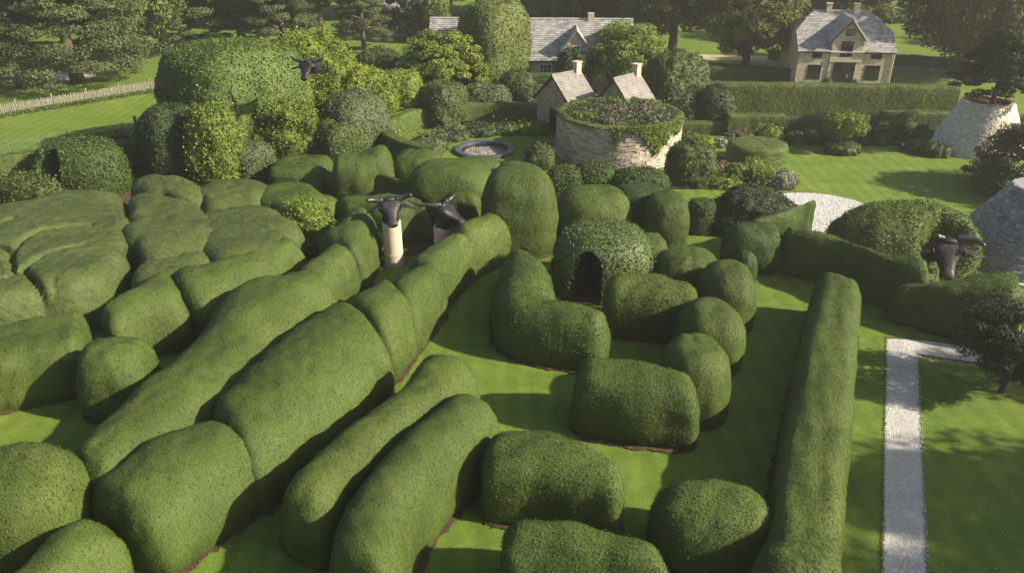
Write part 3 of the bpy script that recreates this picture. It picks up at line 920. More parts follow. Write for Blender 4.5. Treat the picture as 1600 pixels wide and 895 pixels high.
# ------------------------------------------------------------------ leafy arches (a dome with a tunnel cut through it)
def arch_bush(label, xl, xr, yt, yb, door, dirv, mat, ratio=0.85, e2=0.55, e1=0.8, dw=0.55, dh=1.7, seed=1, depth=2.4):
    cx, cy, rx, ry, h = dome_fit(xl, xr, yt, yb, ratio)
    V, F = dome(cx, cy, rx, ry, h, e1, e2, 0, 0.08, 72, 26)
    me = mk_mesh('arch_bush', V, [(F, 0, True)], [M[mat]])
    bm = bmesh.new(); bm.from_mesh(me)
    bmesh.ops.holes_fill(bm, edges=[e for e in bm.edges if e.is_boundary], sides=0)
    bmesh.ops.remove_doubles(bm, verts=bm.verts, dist=0.003)
    bm.to_mesh(me); bm.free()
    o = link('arch_bush', me)
    dp = g(door[0], door[1], 0)
    dv = np.array(dirv, float); dv /= np.linalg.norm(dv)
    sv = np.array([-dv[1], dv[0]])
    prof = [(-dw, -0.3), (dw, -0.3)] + [(dw * math.cos(t), (dh - dw) + dw * math.sin(t) * 1.3) for t in np.linspace(0, math.pi, 12)]
    P0 = [(dp[0] - dv[0] * 2.5 + sv[0] * u, dp[1] - dv[1] * 2.5 + sv[1] * u, w) for u, w in prof]
    cut = MB().prism(P0, (dv[0] * (2.5 + depth), dv[1] * (2.5 + depth), 0)).build('cutter', M[mat])
    cb = bmesh.new(); cb.from_mesh(cut.data); bmesh.ops.recalc_face_normals(cb, faces=cb.faces); cb.to_mesh(cut.data); cb.free()
    md = o.modifiers.new('b', 'BOOLEAN')
    md.operation = 'DIFFERENCE'; md.object = cut; md.solver = 'EXACT'
    dg = bpy.context.evaluated_depsgraph_get()
    me2 = bpy.data.meshes.new_from_object(o.evaluated_get(dg))
    bm = bmesh.new(); bm.from_mesh(me2)
    bmesh.ops.triangulate(bm, faces=bm.faces)
    bm.verts.ensure_lookup_table()
    V = np.array([v.co[:] for v in bm.verts])
    T = np.array([[v.index for v in f.verts] for f in bm.faces])
    bm.free()
    bpy.data.objects.remove(o); bpy.data.objects.remove(cut)
    Q = np.column_stack([T, T[:, 2]])
    nn, A = quad_normals(V, Q)
    ok = (A > 1e-6) & (V[T].mean(axis=1)[:, 2] > 0.02)
    T, Q = T[ok], Q[ok]
    R = rng_dist(cx, cy)
    L = LEAF['coarse']
    s = L['px'] * R / 768
    n_, A = quad_normals(V, Q)
    cnt = int(1.5 * A.sum() / (s * s))
    idx = RNG.choice(len(Q), size=cnt, p=A / A.sum())
    u, v = RNG.random((2, cnt)); sw = u + v > 1; u[sw], v[sw] = 1 - u[sw], 1 - v[sw]
    q = V[T[idx]]
    P = q[:, 0] * (1 - u - v)[:, None] + q[:, 1] * u[:, None] + q[:, 2] * v[:, None]
    P = P + n_[idx] * RNG.normal(0.02, 0.05, cnt)[:, None]
    CV, CF = cards(P, n_[idx], s, 1.0, True)
    org = np.array([cx, cy, 0])
    me3 = mk_mesh('arch_bush', np.concatenate([V, CV]) - org, [(T, 0, False), (CF + len(V), 0, False)], [M[mat]])
    ob = link('arch_bush', me3, None, tuple(org))
    bed_ring(cx, cy, rx, ry, e1)
    return tag(ob, label, 'bush')
arch_bush('glossy leafy bush clipped as an arch with a dark doorway, in the maze centre', 864, 1022, 350, 474, (918, 470), (0.42, 1.0), 'arch', dw=0.58, dh=1.95)
arch_bush('leafy arch bush with a dark hollow, behind the widest mound', 58, 201, 217, 312, (92, 310), (0.75, 1.0), 'box', ratio=0.75, dw=0.75, dh=2.3, e2=0.62, e1=0.9)

# ------------------------------------------------------------------ shrubs and topiary further back
def shrub(label, xl, xr, yt, yb, mat, leaf='coarse', name='clipped_shrub', cat='shrub', group=None, soil=False, ratio=0.85, e1=0.8, e2=0.6, rot=0.0, tuck=0.1, rough=0.05, wl=1.2, micro=0.03, h=None, sizemul=1.0, dent=None):
    cx, cy, rx, ry, h = dome_fit(xl, xr, yt, yb, ratio, h)
    k = extent(ratio, e1, rot)
    rx, ry = rx / k, ry / k
    V, F = dome(cx, cy, rx, ry, h, e1, e2, rot, tuck, 60, 24)
    if dent:
        V = dent(V)
    if soil:
        bed_ring(cx, cy, rx, ry, e1, rot)
    o = leafy(name, V, F, M[mat], leaf, seed=nxt(), rough=rough, wl=wl, micro=micro, sizemul=sizemul)
    tag(o, label, cat, group)
    return cx, cy, rx, ry, h

shrub('loose round shrub with pale leaf tips in a dark gap of the clipped hedges', 436, 520, 316, 402, 'bright', 'loose', 'round_shrub', ratio=0.9, e2=0.85, rough=0.10, micro=0.06)
BC = dome_fit(1290, 1530, 317, 445, 0.6)
q0, q1 = g(1482, 376, 2.35), g(1482, 376, 2.0)
BH = np.array([q0[0], q0[1], 2.35])
for zz in np.linspace(3.6, 1.2, 97):
    q = g(1482, 376, zz)
    if ((q[0] - BC[0]) / BC[2]) ** 2 + ((q[1] - BC[1]) / BC[3]) ** 2 + (zz / BC[4]) ** 2 < 0.98:
        BH = np.array([q[0], q[1], zz])
        break
def hollow(V):
    c = BH + np.array([0.05, -0.15, -0.25])
    d = np.linalg.norm((V - c) / np.array([1.25, 1.3, 1.25]), axis=1)
    k = np.clip(1.25 - d, 0, 1)
    return V + np.array([-0.15, 1.5, -0.35]) * k[:, None]
shrub('big domed bush of bright green leaves with a bull head in its right side', 1290, 1530, 317, 445, 'giant', 'coarse', 'domed_bush', ratio=0.6, e1=0.85, e2=0.7, sizemul=0.8, dent=hollow)
shrub('dark spreading mound of coarse foliage in front of the gravel circle', 1106, 1245, 292, 372, 'dark', 'coarse', 'mound_shrub', ratio=0.6, e1=0.9, e2=0.85, rough=0.10)
shrub('squat dark drum-shaped hedge at the left side of the dark spreading mound', 1074, 1116, 313, 368, 'box', 'coarse', ratio=0.9, e1=0.9, e2=0.25, rough=0.01, micro=0.01)
shrub('tall rounded bush with glossy lit leaves right of the round stone wall', 1040, 1120, 222, 294, 'box', 'coarse', 'round_bush', e2=0.6, soil=True)
shrub('dark shaded bush at the left foot of the round stone wall', 822, 868, 227, 266, 'yew_deep', 'coarse', 'round_bush')
# left group
shrub('giant clipped dome, the largest topiary, under the cedar on the left', 258, 486, 70, 262, 'giant', 'coarse', 'giant_topiary', 'topiary', ratio=0.9, e1=0.42, e2=0.42, rough=0.10, wl=2.2, micro=0.05, rot=0.88)
shrub('dark steep-sided shrub in front of the giant dome, at the left', 222, 322, 168, 292, 'dark', 'coarse', ratio=0.8, e1=0.55, e2=0.6, rot=0.95)
shrub('bright yellow-green unclipped shrub leaning on the dark steep-sided shrub', 297, 378, 172, 300, 'bright', 'loose', 'leafy_shrub', ratio=0.8, e1=0.8, e2=0.55, rough=0.13, micro=0.08)
shrub('grey-green textured shrub in front of the giant dome', 352, 430, 222, 292, 'grey_leaf', 'coarse', ratio=0.9, e1=0.6, e2=0.5, rot=0.95)
shrub('golden loose shrub beside the giant dome, around the horned skull', 425, 560, 62, 225, 'gold', 'loose', 'golden_shrub', ratio=0.7, e1=0.9, e2=0.7, rough=0.25, wl=1.6, micro=0.12)
shrub('lower golden shrub right of the giant dome, behind the paired dark shrubs', 490, 618, 112, 225, 'gold', 'loose', 'golden_shrub', ratio=0.7, e1=0.8, e2=0.6, rough=0.2, micro=0.1)
shrub('shaggy green shrub spilling from the right foot of the giant dome', 392, 508, 165, 262, 'bright', 'loose', 'leafy_shrub', ratio=0.6, e1=0.9, e2=0.75, rough=0.2, micro=0.1)
shrub('taller of the paired dark shrubs by the earth path', 500, 610, 148, 250, 'grey_leaf', 'coarse', ratio=0.8, e1=0.55, e2=0.6, rot=0.95)
shrub('lower front one of the paired dark shrubs by the earth path', 488, 572, 187, 262, 'box', 'coarse', ratio=0.8, e1=0.5, e2=0.6, rot=0.95)
shrub('trimmed box-like shrub standing above the golden shrubs', 555, 630, 80, 150, 'box', 'coarse', ratio=0.8, e1=0.7, e2=0.5)
shrub('vivid green clipped block behind the curved hedge, left of the rounded cube bush', 590, 662, 114, 196, 'bright', 'coarse', e1=0.6, e2=0.4)
shrub('rounded cube bush just behind the curved hedge', 655, 732, 130, 200, 'box', 'coarse', e1=0.55, e2=0.5, rot=0.85)
shrub('soft grey-green shrub right of the rounded cube bush', 722, 800, 134, 186, 'grey_leaf', 'coarse', e1=0.7, e2=0.55)
shrub('upper of two round bushes left of the small cottages', 778, 838, 112, 165, 'box', 'coarse', e2=0.65)
shrub('lower of two round bushes left of the small cottages', 800, 872, 135, 180, 'grey_leaf', 'coarse', e2=0.65)
shrub('tall clipped green tower beside the long barn roof', 714, 830, 10, 150, 'wall_hedge', 'coarse', 'clipped_tower', 'topiary', ratio=0.8, e1=0.5, e2=0.42, rough=0.10, rot=0.85)
shrub('narrow clipped tower rising behind the taller one at the barn', 768, 814, -12, 100, 'wall_hedge', 'coarse', 'clipped_tower', 'topiary', ratio=0.8, e2=0.5)
shrub('clipped bush with a rounded top behind the barn roof, far left', 660, 708, 0, 70, 'wall_hedge', 'coarse', e2=0.4)
shrub('dark bushy shrub under the barn dormer', 868, 922, 84, 150, 'dark', 'loose', 'leafy_shrub', rough=0.15, micro=0.08, e2=0.75)
shrub('big rounded dark shrub right of the small cottages', 998, 1112, 86, 196, 'box', 'coarse', ratio=0.8, e1=0.65, e2=0.6, rough=0.12, rot=0.5)
shrub('round dark shrub at the left end of the tall hedge wall', 1082, 1148, 138, 208, 'dark', 'coarse', e2=0.65, rough=0.08)
shrub('bushy shrub between the second cottage and the round dark shrub', 1030, 1092, 148, 205, 'grey_leaf', 'loose', 'leafy_shrub', rough=0.12, e2=0.7)
shrub('rounded green bush growing between the two small cottages', 926, 988, 148, 200, 'grey_leaf', 'loose', 'leafy_shrub', rough=0.10, e2=0.75)
# circle garden
for lab, xl, xr, yt, yb, mt in [
    ('pale shaggy shrub nearest the left rim of the pool', 643, 697, 212, 240, 'grey_leaf'),
    ('clipped grey shrub second from the left inside the curved hedge', 676, 732, 203, 222, 'grey_leaf'),
    ('clipped grey shrub behind the pool, third inside the curved hedge', 727, 776, 197, 215, 'grey_leaf'),
    ('green shrub behind the right rim of the pool', 772, 810, 197, 212, 'wall_hedge'),
    ('feathery shrub inside the curved hedge beside the round stone wall', 806, 860, 194, 212, 'bright')]:
    shrub(lab, xl, xr, yt, yb, mt, 'loose', 'garden_shrub', group='shrubs inside the curved hedge', e1=0.8, e2=0.55, rough=0.04)
# mounds between the curved hedge and the bull heads
row('clipped_hedge', 'clipped mound at the left foot of the curved hedge', [('d', 611, 700, 236, 304, dict(ratio=0.7, e1=0.75, e2=0.55))])
row('clipped_hedge', 'broad creased clipped mound between the pool and the long-horned bull head', [('d', 637, 775, 252, 345, dict(ratio=0.75, e1=0.7, e2=0.5)), ('d', 690, 790, 247, 310, dict(ratio=0.6, e1=0.75, e2=0.5))])
row('clipped_hedge', 'small clipped cube right behind the long-horned bull head', [('d', 698, 751, 297, 352, dict(ratio=0.9, e1=0.55, e2=0.42))])
row('clipped_hedge', 'small clipped hump at the back of the tall straight-sided block', [('d', 770, 850, 255, 320, dict(ratio=0.5, e1=0.7, e2=0.55))])

# curved hedge round the pool garden: a ring open to the right
def ring_hedge():
    c = np.array([-1.3, 47.2])
    Rx, Ry = 6.6, 6.0
    C, W, Hh = [], [], []
    for d in np.linspace(42, 244, 30):
        t = math.radians(d)
        p = np.array([c[0] + Rx * math.cos(t), c[1] + Ry * math.sin(t)])
        u = np.array([math.cos(t), math.sin(t)])
        C.append(p); W.append(-u * 0.46); Hh.append(1.2 + 0.25 * max(0, min(1, (d - 90) / 110)))
    V, F, rows = sweep(None, (0.1, 0.1), 0.25, 0.25, raw=(np.array(C), np.array(W), np.array(Hh)), tuck=0.0)
    o = leafy('curved_hedge', V, F, M['wall_hedge'], 'fine', seed=nxt(), rough=0.012)
    tag(o, 'thin curved hedge wall ringing the pool garden', 'hedge')
    return c
RC = ring_hedge()

def wall_hedge(label, pts, h, w, mat='wall_hedge', leaf='fine', name='hedge_wall', group=None):
    """pts: pixels of the foot of its front face"""
    C = np.array([g(a, b) for a, b in pts])
    d = np.gradient(C, axis=0) if len(C) > 2 else np.repeat([C[1] - C[0]], len(C), axis=0)
    d /= np.linalg.norm(d, axis=1)[:, None]
    nrm = np.column_stack([-d[:, 1], d[:, 0]])
    nrm *= np.sign(nrm[:, 1])[:, None]
    V, F, rows = sweep(None, (0.05, 0.05), 0.2, 0.2, raw=(C + nrm * w / 2, nrm * w / 2, np.full(len(C), h)), tuck=0.0)
    o = leafy(name, V, F, M[mat], leaf, seed=nxt(), rough=0.012)
    return tag(o, label, 'hedge', group)

wall_hedge('tall clipped hedge wall in front of the stone house', [(1100, 178), (1240, 180), (1360, 182), (1490, 184)], 2.15, 1.0)
wall_hedge('lower hedge wall section nearest the round stone wall', [(1060, 213), (1134, 212)], 0.85, 0.7, group='low hedge walls on the right')
wall_hedge('higher pale hedge wall section behind the flat drum topiary', [(1136, 214), (1222, 214)], 1.4, 0.8, group='low hedge walls on the right')
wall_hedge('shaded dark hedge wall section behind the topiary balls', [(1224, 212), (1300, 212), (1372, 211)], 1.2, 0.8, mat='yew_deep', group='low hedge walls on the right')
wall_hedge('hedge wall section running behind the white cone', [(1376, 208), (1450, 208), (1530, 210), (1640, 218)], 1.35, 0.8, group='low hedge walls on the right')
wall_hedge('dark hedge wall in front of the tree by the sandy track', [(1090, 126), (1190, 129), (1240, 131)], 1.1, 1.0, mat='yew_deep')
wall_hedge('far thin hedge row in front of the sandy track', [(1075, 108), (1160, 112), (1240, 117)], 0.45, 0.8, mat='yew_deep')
wall_hedge('far hedge row beyond the sandy track, right of the stone house', [(1388, 103), (1440, 106), (1500, 110)], 0.95, 0.8)
wall_hedge('far hedge row beyond the sandy track, left of the stone house', [(1200, 94), (1246, 97)], 0.9, 0.8)
wall_hedge('low dark hedge wall under the barn', [(825, 158), (900, 158)], 2.0, 0.8, mat='yew_deep')
wall_hedge('low hedge wall left of the small cottages', [(758, 189), (800, 188), (866, 188)], 0.7, 0.6)
wall_hedge('long hedge wall following the wire fence, partly in deep shade', [(-60, 312), (40, 298), (120, 284), (240, 272)], 1.95, 0.7, mat='wall_hedge')
wall_hedge('low dark hedge behind the cushion hedges, beside the earth path', [(425, 252), (460, 249), (500, 244)], 0.75, 0.5, mat='yew_deep')
shrub('dark ground-hugging shrub left of the leafy arch bush', -30, 100, 276, 326, 'box', 'loose', 'low_shrub', ratio=0.5, e1=0.9, e2=0.5, rough=0.08)

# topiary on the right lawn
def flat_drum():
    cx, cy, rx, ry, h = dome_fit(1136, 1229, 222, 262, 0.85, 1.15)
    V, F = dome(cx, cy, rx, ry, h, 0.95, 0.2, 0, 0.0, 64, 22)
    tag(leafy('drum_topiary', V, F, M['yew'], 'fine', seed=nxt(), rough=0.012), 'flat-topped drum of clipped yew on the right lawn', 'topiary')
flat_drum()
for lab, xl, xr, yt, yb, mt in [
    ('clipped ball right beside the flat drum topiary', 1227, 1260, 206, 226, 'grey_leaf'),
    ('larger dark ball second from the flat drum topiary', 1253, 1282, 204, 226, 'yew_deep'),
    ('small ball tucked against the larger dark ball', 1273, 1288, 213, 227, 'box'),
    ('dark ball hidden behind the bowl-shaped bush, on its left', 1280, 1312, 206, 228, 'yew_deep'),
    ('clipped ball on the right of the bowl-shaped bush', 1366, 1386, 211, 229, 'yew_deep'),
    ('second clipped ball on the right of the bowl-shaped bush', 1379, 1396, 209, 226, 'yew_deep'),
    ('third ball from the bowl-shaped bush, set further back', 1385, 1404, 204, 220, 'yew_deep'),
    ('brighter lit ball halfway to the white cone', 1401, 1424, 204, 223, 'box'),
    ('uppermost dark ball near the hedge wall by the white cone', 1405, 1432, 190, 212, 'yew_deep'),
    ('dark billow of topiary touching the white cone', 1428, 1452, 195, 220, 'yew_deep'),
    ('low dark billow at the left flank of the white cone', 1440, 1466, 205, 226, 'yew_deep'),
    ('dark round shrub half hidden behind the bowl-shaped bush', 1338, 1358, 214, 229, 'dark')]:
    shrub(lab, xl, xr, yt, yb, mt, 'coarse', 'ball_topiary', 'topiary', 'clipped balls on the right lawn', ratio=0.95, e1=1.0, e2=0.85, rough=0.02, micro=0.015)
shrub('tiny pointed cone bush behind the flat drum topiary', 1210, 1224, 206, 225, 'box', 'coarse', 'cone_bush', e1=1, e2=1.2, rough=0.02)
shrub('wide bowl-shaped bush with a leafy sapling rising from it', 1290, 1343, 222, 244, 'box', 'coarse', 'bowl_bush', e1=0.9, e2=0.45, rough=0.02)
for lab, xl, xr, yt, yb, mt, lf in [
    ('low dark cushion shrub at the foot of the white cone, frontmost', 1442, 1484, 224, 247, 'yew_deep', 'coarse'),
    ('low dark shrubs left of the frontmost cushion by the white cone', 1415, 1450, 222, 240, 'yew_deep', 'loose'),
    ('shaggy low shrub against the white cone wall', 1468, 1496, 221, 238, 'dark', 'loose'),
    ('soft dark shrub behind the topiary balls by the hedge wall', 1350, 1392, 190, 216, 'grey_leaf', 'loose'),
    ('bright feathery shrub behind the flat drum topiary', 1178, 1220, 198, 226, 'bright', 'loose'),
    ('brown-purple clipped shrub behind the flat drum topiary', 1143, 1180, 205, 226, 'heather', 'coarse'),
    ('silver shrub left of the flat drum topiary', 1117, 1140, 216, 232, 'silver', 'loose'),
    ('gold-edged clipped block left of the silver shrub', 1083, 1116, 213, 235, 'gold', 'coarse'),
    ('dark green shrub between the silver and the brown-purple shrubs', 1130, 1148, 209, 226, 'box', 'coarse'),
    ('low heather edging at the right foot of the round stone wall', 1064, 1092, 208, 226, 'grey_leaf', 'loose'),
    ('brown clipped block in the border behind the dark spreading mound', 1114, 1142, 254, 282, 'heather', 'coarse'),
    ('olive clipped block with a dark hollow in the border', 1133, 1168, 256, 286, 'wall_hedge', 'coarse'),
    ('pale grass tuft in the border below the flat drum topiary', 1164, 1192, 250, 274, 'gold', 'loose'),
    ('fresh green leafy clump in the border', 1168, 1210, 264, 292, 'bright', 'loose'),
    ('silver-grey bushy shrub at the end of the border near the gravel circle', 1198, 1240, 268, 294, 'silver', 'loose'),
    ('small silver clump between the olive block and the grass tuft', 1160, 1186, 260, 278, 'silver', 'loose'),
    ('low green groundcover clump along the front of the border', 1108, 1160, 278, 296, 'bright', 'loose')]:
    shrub(lab, xl, xr, yt, yb, mt, lf, 'border_shrub', 'shrub', 'small shrubs of the right-hand borders', ratio=0.8, e1=0.85, e2=0.65, rough=0.05)
bed(gpoly([(1040, 296), (1060, 255), (1120, 245), (1180, 258), (1215, 270), (1250, 285), (1240, 298), (1150, 296)]))
bed(gpoly([(1060, 222), (1140, 218), (1230, 216), (1330, 214), (1480, 214), (1500, 240), (1450, 242), (1400, 228), (1300, 228), (1140, 230), (1080, 236)]))
# ------------------------------------------------------------------ pool with pebbles
def pool():
    c = g(757, 236)
    e = empty('round_pool', (c[0], c[1], 0))
    tag(e, 'round pool with a wide steel rim and pebbles inside, in the ring garden', 'pool')
    ri, ro = 1.46, 1.84
    MB().lathe([(ri, 0.02), (ri, 0.17), (ri + 0.04, 0.19), (ro - 0.04, 0.19), (ro, 0.16), (ro, 0.0)], 56).build('rim', M['bluemetal'], e, smooth=False)
    MB().lathe([(0.02, 0.03), (ri, 0.03)], 56).build('pool_floor', M['black'], e)
    pts = []
    for i in range(900):
        t, r = random.uniform(0, 6.28), math.sqrt(random.random())
        pts.append((1.05 * r * math.cos(t) - 0.15, 1.0 * r * math.sin(t) - 0.3))
    o = pebbles('pebble_bed', pts, 0.075, M['pebble_dark'], 0.05)
    o.parent = e
pool()

# ------------------------------------------------------------------ round drystone wall with planting on top
def stone_ring(name, c, R0, R1, z0, z1, course, length, mat, parent, depth=0.10, seed=3, proud=0.03):
    r = random.Random(seed)
    V, F = [], []
    z = z0
    k = 0
    while z < z1 - 0.01:
        hh = min(course * r.uniform(0.75, 1.3), z1 - z)
        f0, f1 = (z - z0) / (z1 - z0), (z + hh - z0) / (z1 - z0)
        a = r.random()
        end = a + 2 * math.pi
        while a < end - 0.01:
            Ra, Rb = R0 + (R1 - R0) * f0, R0 + (R1 - R0) * f1
            da = min(length * r.uniform(0.5, 1.5) / max(Ra, 0.3), end - a)
            p = r.uniform(0, proud)
            gap = 0.008 / max(Ra, 0.3)
            n = len(V)
            for (ang, zz, rr) in ((a + gap, z + 0.005, Ra + p), (a + da - gap, z + 0.005, Ra + p + r.uniform(-.01, .01)), (a + da - gap, z + hh - 0.006, Rb + p + r.uniform(-.01, .01)), (a + gap, z + hh - 0.006, Rb + p),
                                  (a + gap, z + 0.005, Ra - depth), (a + da - gap, z + 0.005, Ra - depth), (a + da - gap, z + hh - 0.006, Rb - depth), (a + gap, z + hh - 0.006, Rb - depth)):
                V.append((c[0] + rr * math.cos(ang), c[1] + rr * math.sin(ang), zz))
            F += [(n, n + 1, n + 2, n + 3), (n + 3, n + 2, n + 6, n + 7), (n, n + 4, n + 5, n + 1), (n, n + 3, n + 7, n + 4), (n + 1, n + 5, n + 6, n + 2)]
            a += da
        z += hh
    me = mk_mesh(name, np.array(V), [(np.array(F), 0, False)], [mat])
    o = link(name, me, parent)
    o['kind'] = 'stuff'
    return o

def stone_drum():
    f = g(962, 268)
    R = 3.72
    c = np.array([f[0] * (f[1] + R) / f[1], f[1] + R])
    h = 2.45
    e = empty('round_stone_wall', (c[0], c[1], 0))
    tag(e, 'big round drystone wall planted on top with flowers and trailing ivy', 'wall')
    MB().lathe([(R - 0.05, 0), (R - 0.05, h - 0.02), (R - 0.45, h - 0.02), (R - 0.45, 1.2)], 72).build('wall_core', M['mortar'], e)
    stone_ring('drystones', (0, 0), R, R, 0.0, h - 0.08, 0.10, 0.36, M['stone'], e, seed=5, proud=0.05)
    # mossy rim
    C, W, Hh = [], [], []
    V, F = [], []
    ka, kt = 90, 10
    for j in range(ka):
        a = 2 * math.pi * j / ka
        for t in np.linspace(0, math.pi, kt):
            rr = R - 0.24 + 0.31 * math.cos(t)
            V.append((c[0] + rr * math.cos(a), c[1] + rr * math.sin(a), h - 0.10 + 0.17 * math.sin(t) ** 0.7))
    for j in range(ka):
        for t in range(kt - 1):
            F.append((j * kt + t, ((j + 1) % ka) * kt + t, ((j + 1) % ka) * kt + t + 1, j * kt + t + 1))
    leafy('mossy_rim', np.array(V), np.array(F), M['wall_hedge'], 'fine', seed=nxt(), parent=e, rough=0.03, wl=0.8, zoff=0.0)
    # planted top: a low mounded green roof and clumps
    V, F = dome(c[0], c[1], R - 0.42, R - 0.42, 0.30, 1.0, 1.0, 0, 0.0, 60, 14, z0=h - 0.25)
    leafy('planting', V, F, M['grey_leaf'], 'loose', seed=nxt(), parent=e, rough=0.10, micro=0.08)
    r = random.Random(4)
    for i in range(34):
        a, q = r.uniform(0, 6.28), math.sqrt(r.random()) * (R - 0.9)
        x, y = c[0] + q * math.cos(a), c[1] + q * math.sin(a)
        s = r.uniform(0.20, 0.40)
        V, F = dome(x, y, s, s, s * r.uniform(0.6, 1.0), 1, 0.8, 0, 0, 18, 8, z0=h - 0.16 + 0.2 * (1 - q / R))
        leafy('flower_clump', V, F, M[r.choice(['bright', 'heather', 'wall_hedge', 'grey_leaf', 'bright', 'petal', 'grey_leaf', 'heather'])], 'loose', seed=nxt(), parent=e, rough=0.05, micro=0.04)
    for x0, s in ((-0.25, 0.42), (0.05, 0.36), (1.0, 0.45), (1.35, 0.40)):
        V, F = dome(c[0] + x0, c[1] - 0.4, s, s, 0.42, 1, 0.8, 0, 0, 18, 8, z0=h - 0.05)
        leafy('flower_clump', V, F, M['petal'], 'loose', seed=nxt(), parent=e, rough=0.05, micro=0.04)
    # trailing ivy: leaves over the face of the wall
    P, Nn = [], []
    for (ac, top_w, drop) in ((-62, 17, 1.55), (-54, 15, 1.1), (-72, 9, 0.9), (-99, 5.0, 1.15), (-38, 15, 0.75), (-84, 8, 0.3)):
        for i in range(850):
            v = r.random() ** 1.25
            wv = top_w * (1 - v) ** 0.8 * (1 + 0.25 * math.sin(v * 9 + ac))
            a = math.radians(ac + r.uniform(-1, 1) * wv)
            rr = R + 0.05 + r.random() * 0.13
            P.append((c[0] + rr * math.cos(a), c[1] + rr * math.sin(a), h + 0.08 - v * drop * r.uniform(0.7, 1.05)))
            Nn.append((math.cos(a), math.sin(a), 0.25))
    P, Nn = np.array(P), np.array(Nn)
    CV, CF = cards(P, Nn, 0.15, 0.8, True)
    link('trailing_ivy', mk_mesh('trailing_ivy', CV - np.array([c[0], c[1], 0]), [(CF, 0, False)], [M['bright']]), e)
stone_drum()

# ------------------------------------------------------------------ roofs
def tiled_slope(name, A, B, C, D, course, width, mat, parent, thick=0.03, single=False, seed=1, clip=None):
    """tiles on the slope with eave A->B and ridge D->C, in the parent's frame. single: one object for each tile"""
    A, B, C, D = [Vector(p) for p in (A, B, C, D)]
    r = random.Random(seed)
    up = (D - A)
    n_c = max(3, int(round(up.length / course)))
    nrm = (B - A).cross(D - A).normalized()
    V, F = [], []
    objs = []
    meshes = {}
    for i in range(n_c):
        f0, f1 = i / n_c, min(1.0, (i + 1.12) / n_c)
        l0, r0 = A.lerp(D, f0), B.lerp(C, f0)
        l1, r1 = A.lerp(D, f1), B.lerp(C, f1)
        w = (r0 - l0).length
        n_t = max(2, int(round(w / width)))
        cuts = [0.0] + [(k + (0.5 if i % 2 else 0.0) + r.uniform(-.12, .12)) / n_t for k in range(0 if i % 2 else 1, n_t)] + [1.0]
        for k in range(len(cuts) - 1):
            u0, u1 = cuts[k] + 0.006 / max(w, .1), cuts[k + 1] - 0.006 / max(w, .1)
            if u1 - u0 < 0.02 / max(w, .1):
                continue
            lift0, lift1 = thick * r.uniform(1.0, 1.6), thick * 0.25
            dj = r.uniform(-0.02, 0.02)
            q = [l0.lerp(r0, u0) + nrm * lift0, l0.lerp(r0, u1) + nrm * (lift0 + r.uniform(-.006, .006)), l1.lerp(r1, u1) + nrm * lift1, l1.lerp(r1, u0) + nrm * lift1]
            dn = (A - D).normalized() * dj
            q[0] += dn; q[1] += dn
            if clip and clip((q[0] + q[1] + q[2] + q[3]) / 4):
                continue
            low = [p - nrm * thick for p in q]
            vs = q + low
            fs = [(0, 1, 2, 3), (4, 5, 1, 0), (5, 6, 2, 1), (7, 4, 0, 3), (6, 7, 3, 2)]
            if single:
                mid = sum(vs, Vector()) / 8
                mb = MB().add([p - mid for p in vs], fs)
                mb.build(name, mat, parent, loc=mid)
            else:
                n = len(V)
                V += [tuple(p) for p in vs]
                F += [tuple(n + j for j in f) for f in fs]
    if not single:
        o = link(name, mk_mesh(name, np.array(V), [(np.array(F), 0, False)], [mat]), parent)
        o['kind'] = 'stuff'

def window(parent, x0, x1, z0, z1, y, fm, bars=(1, 1), proud=0.03, fw=0.06, name='window'):
    """a glazed window in a wall whose outer face is the plane y (outside is -y)"""
    w = MB()
    w.box(x0, x1, y - proud, y + 0.02, z0, z0 + fw)
    w.box(x0, x1, y - proud, y + 0.02, z1 - fw, z1)
    w.box(x0, x0 + fw, y - proud, y + 0.02, z0 + fw, z1 - fw)
    w.box(x1 - fw, x1, y - proud, y + 0.02, z0 + fw, z1 - fw)
    for i in range(1, bars[0]):
        xm = x0 + (x1 - x0) * i / bars[0]
        w.box(xm - 0.022, xm + 0.022, y - proud + 0.006, y + 0.02, z0 + fw, z1 - fw)
    for i in range(1, bars[1]):
        zm = z0 + (z1 - z0) * i / bars[1]
        w.box(x0 + fw, x1 - fw, y - proud + 0.009, y + 0.02, zm - 0.02, zm + 0.02)
    o = w.build(name, fm, parent)
    MB().box(x0 + fw * 0.5, x1 - fw * 0.5, y - 0.012, y + 0.01, z0 + fw * 0.5, z1 - fw * 0.5).build('pane', M['glass'], o)
    return o

def pot(loc, label):
    e = empty('planter', loc)
    tag(e, label, 'planter', 'potted box balls at the front door')
    MB().lathe([(0.02, 0), (0.16, 0), (0.17, 0.06), (0.10, 0.12), (0.20, 0.30), (0.27, 0.42), (0.28, 0.48), (0.24, 0.48), (0.2, 0.44), (0.01, 0.44)], 20).build('pot', M['terracotta'], e, smooth=True)
    V, F = dome(loc[0], loc[1], 0.30, 0.30, 0.42, 1, 0.9, 0, 0, 24, 10, z0=loc[2] + 0.46)
    leafy('box_ball', V, F, M['box'], 'coarse', seed=nxt(), parent=e, zoff=loc[2], sizemul=0.6)

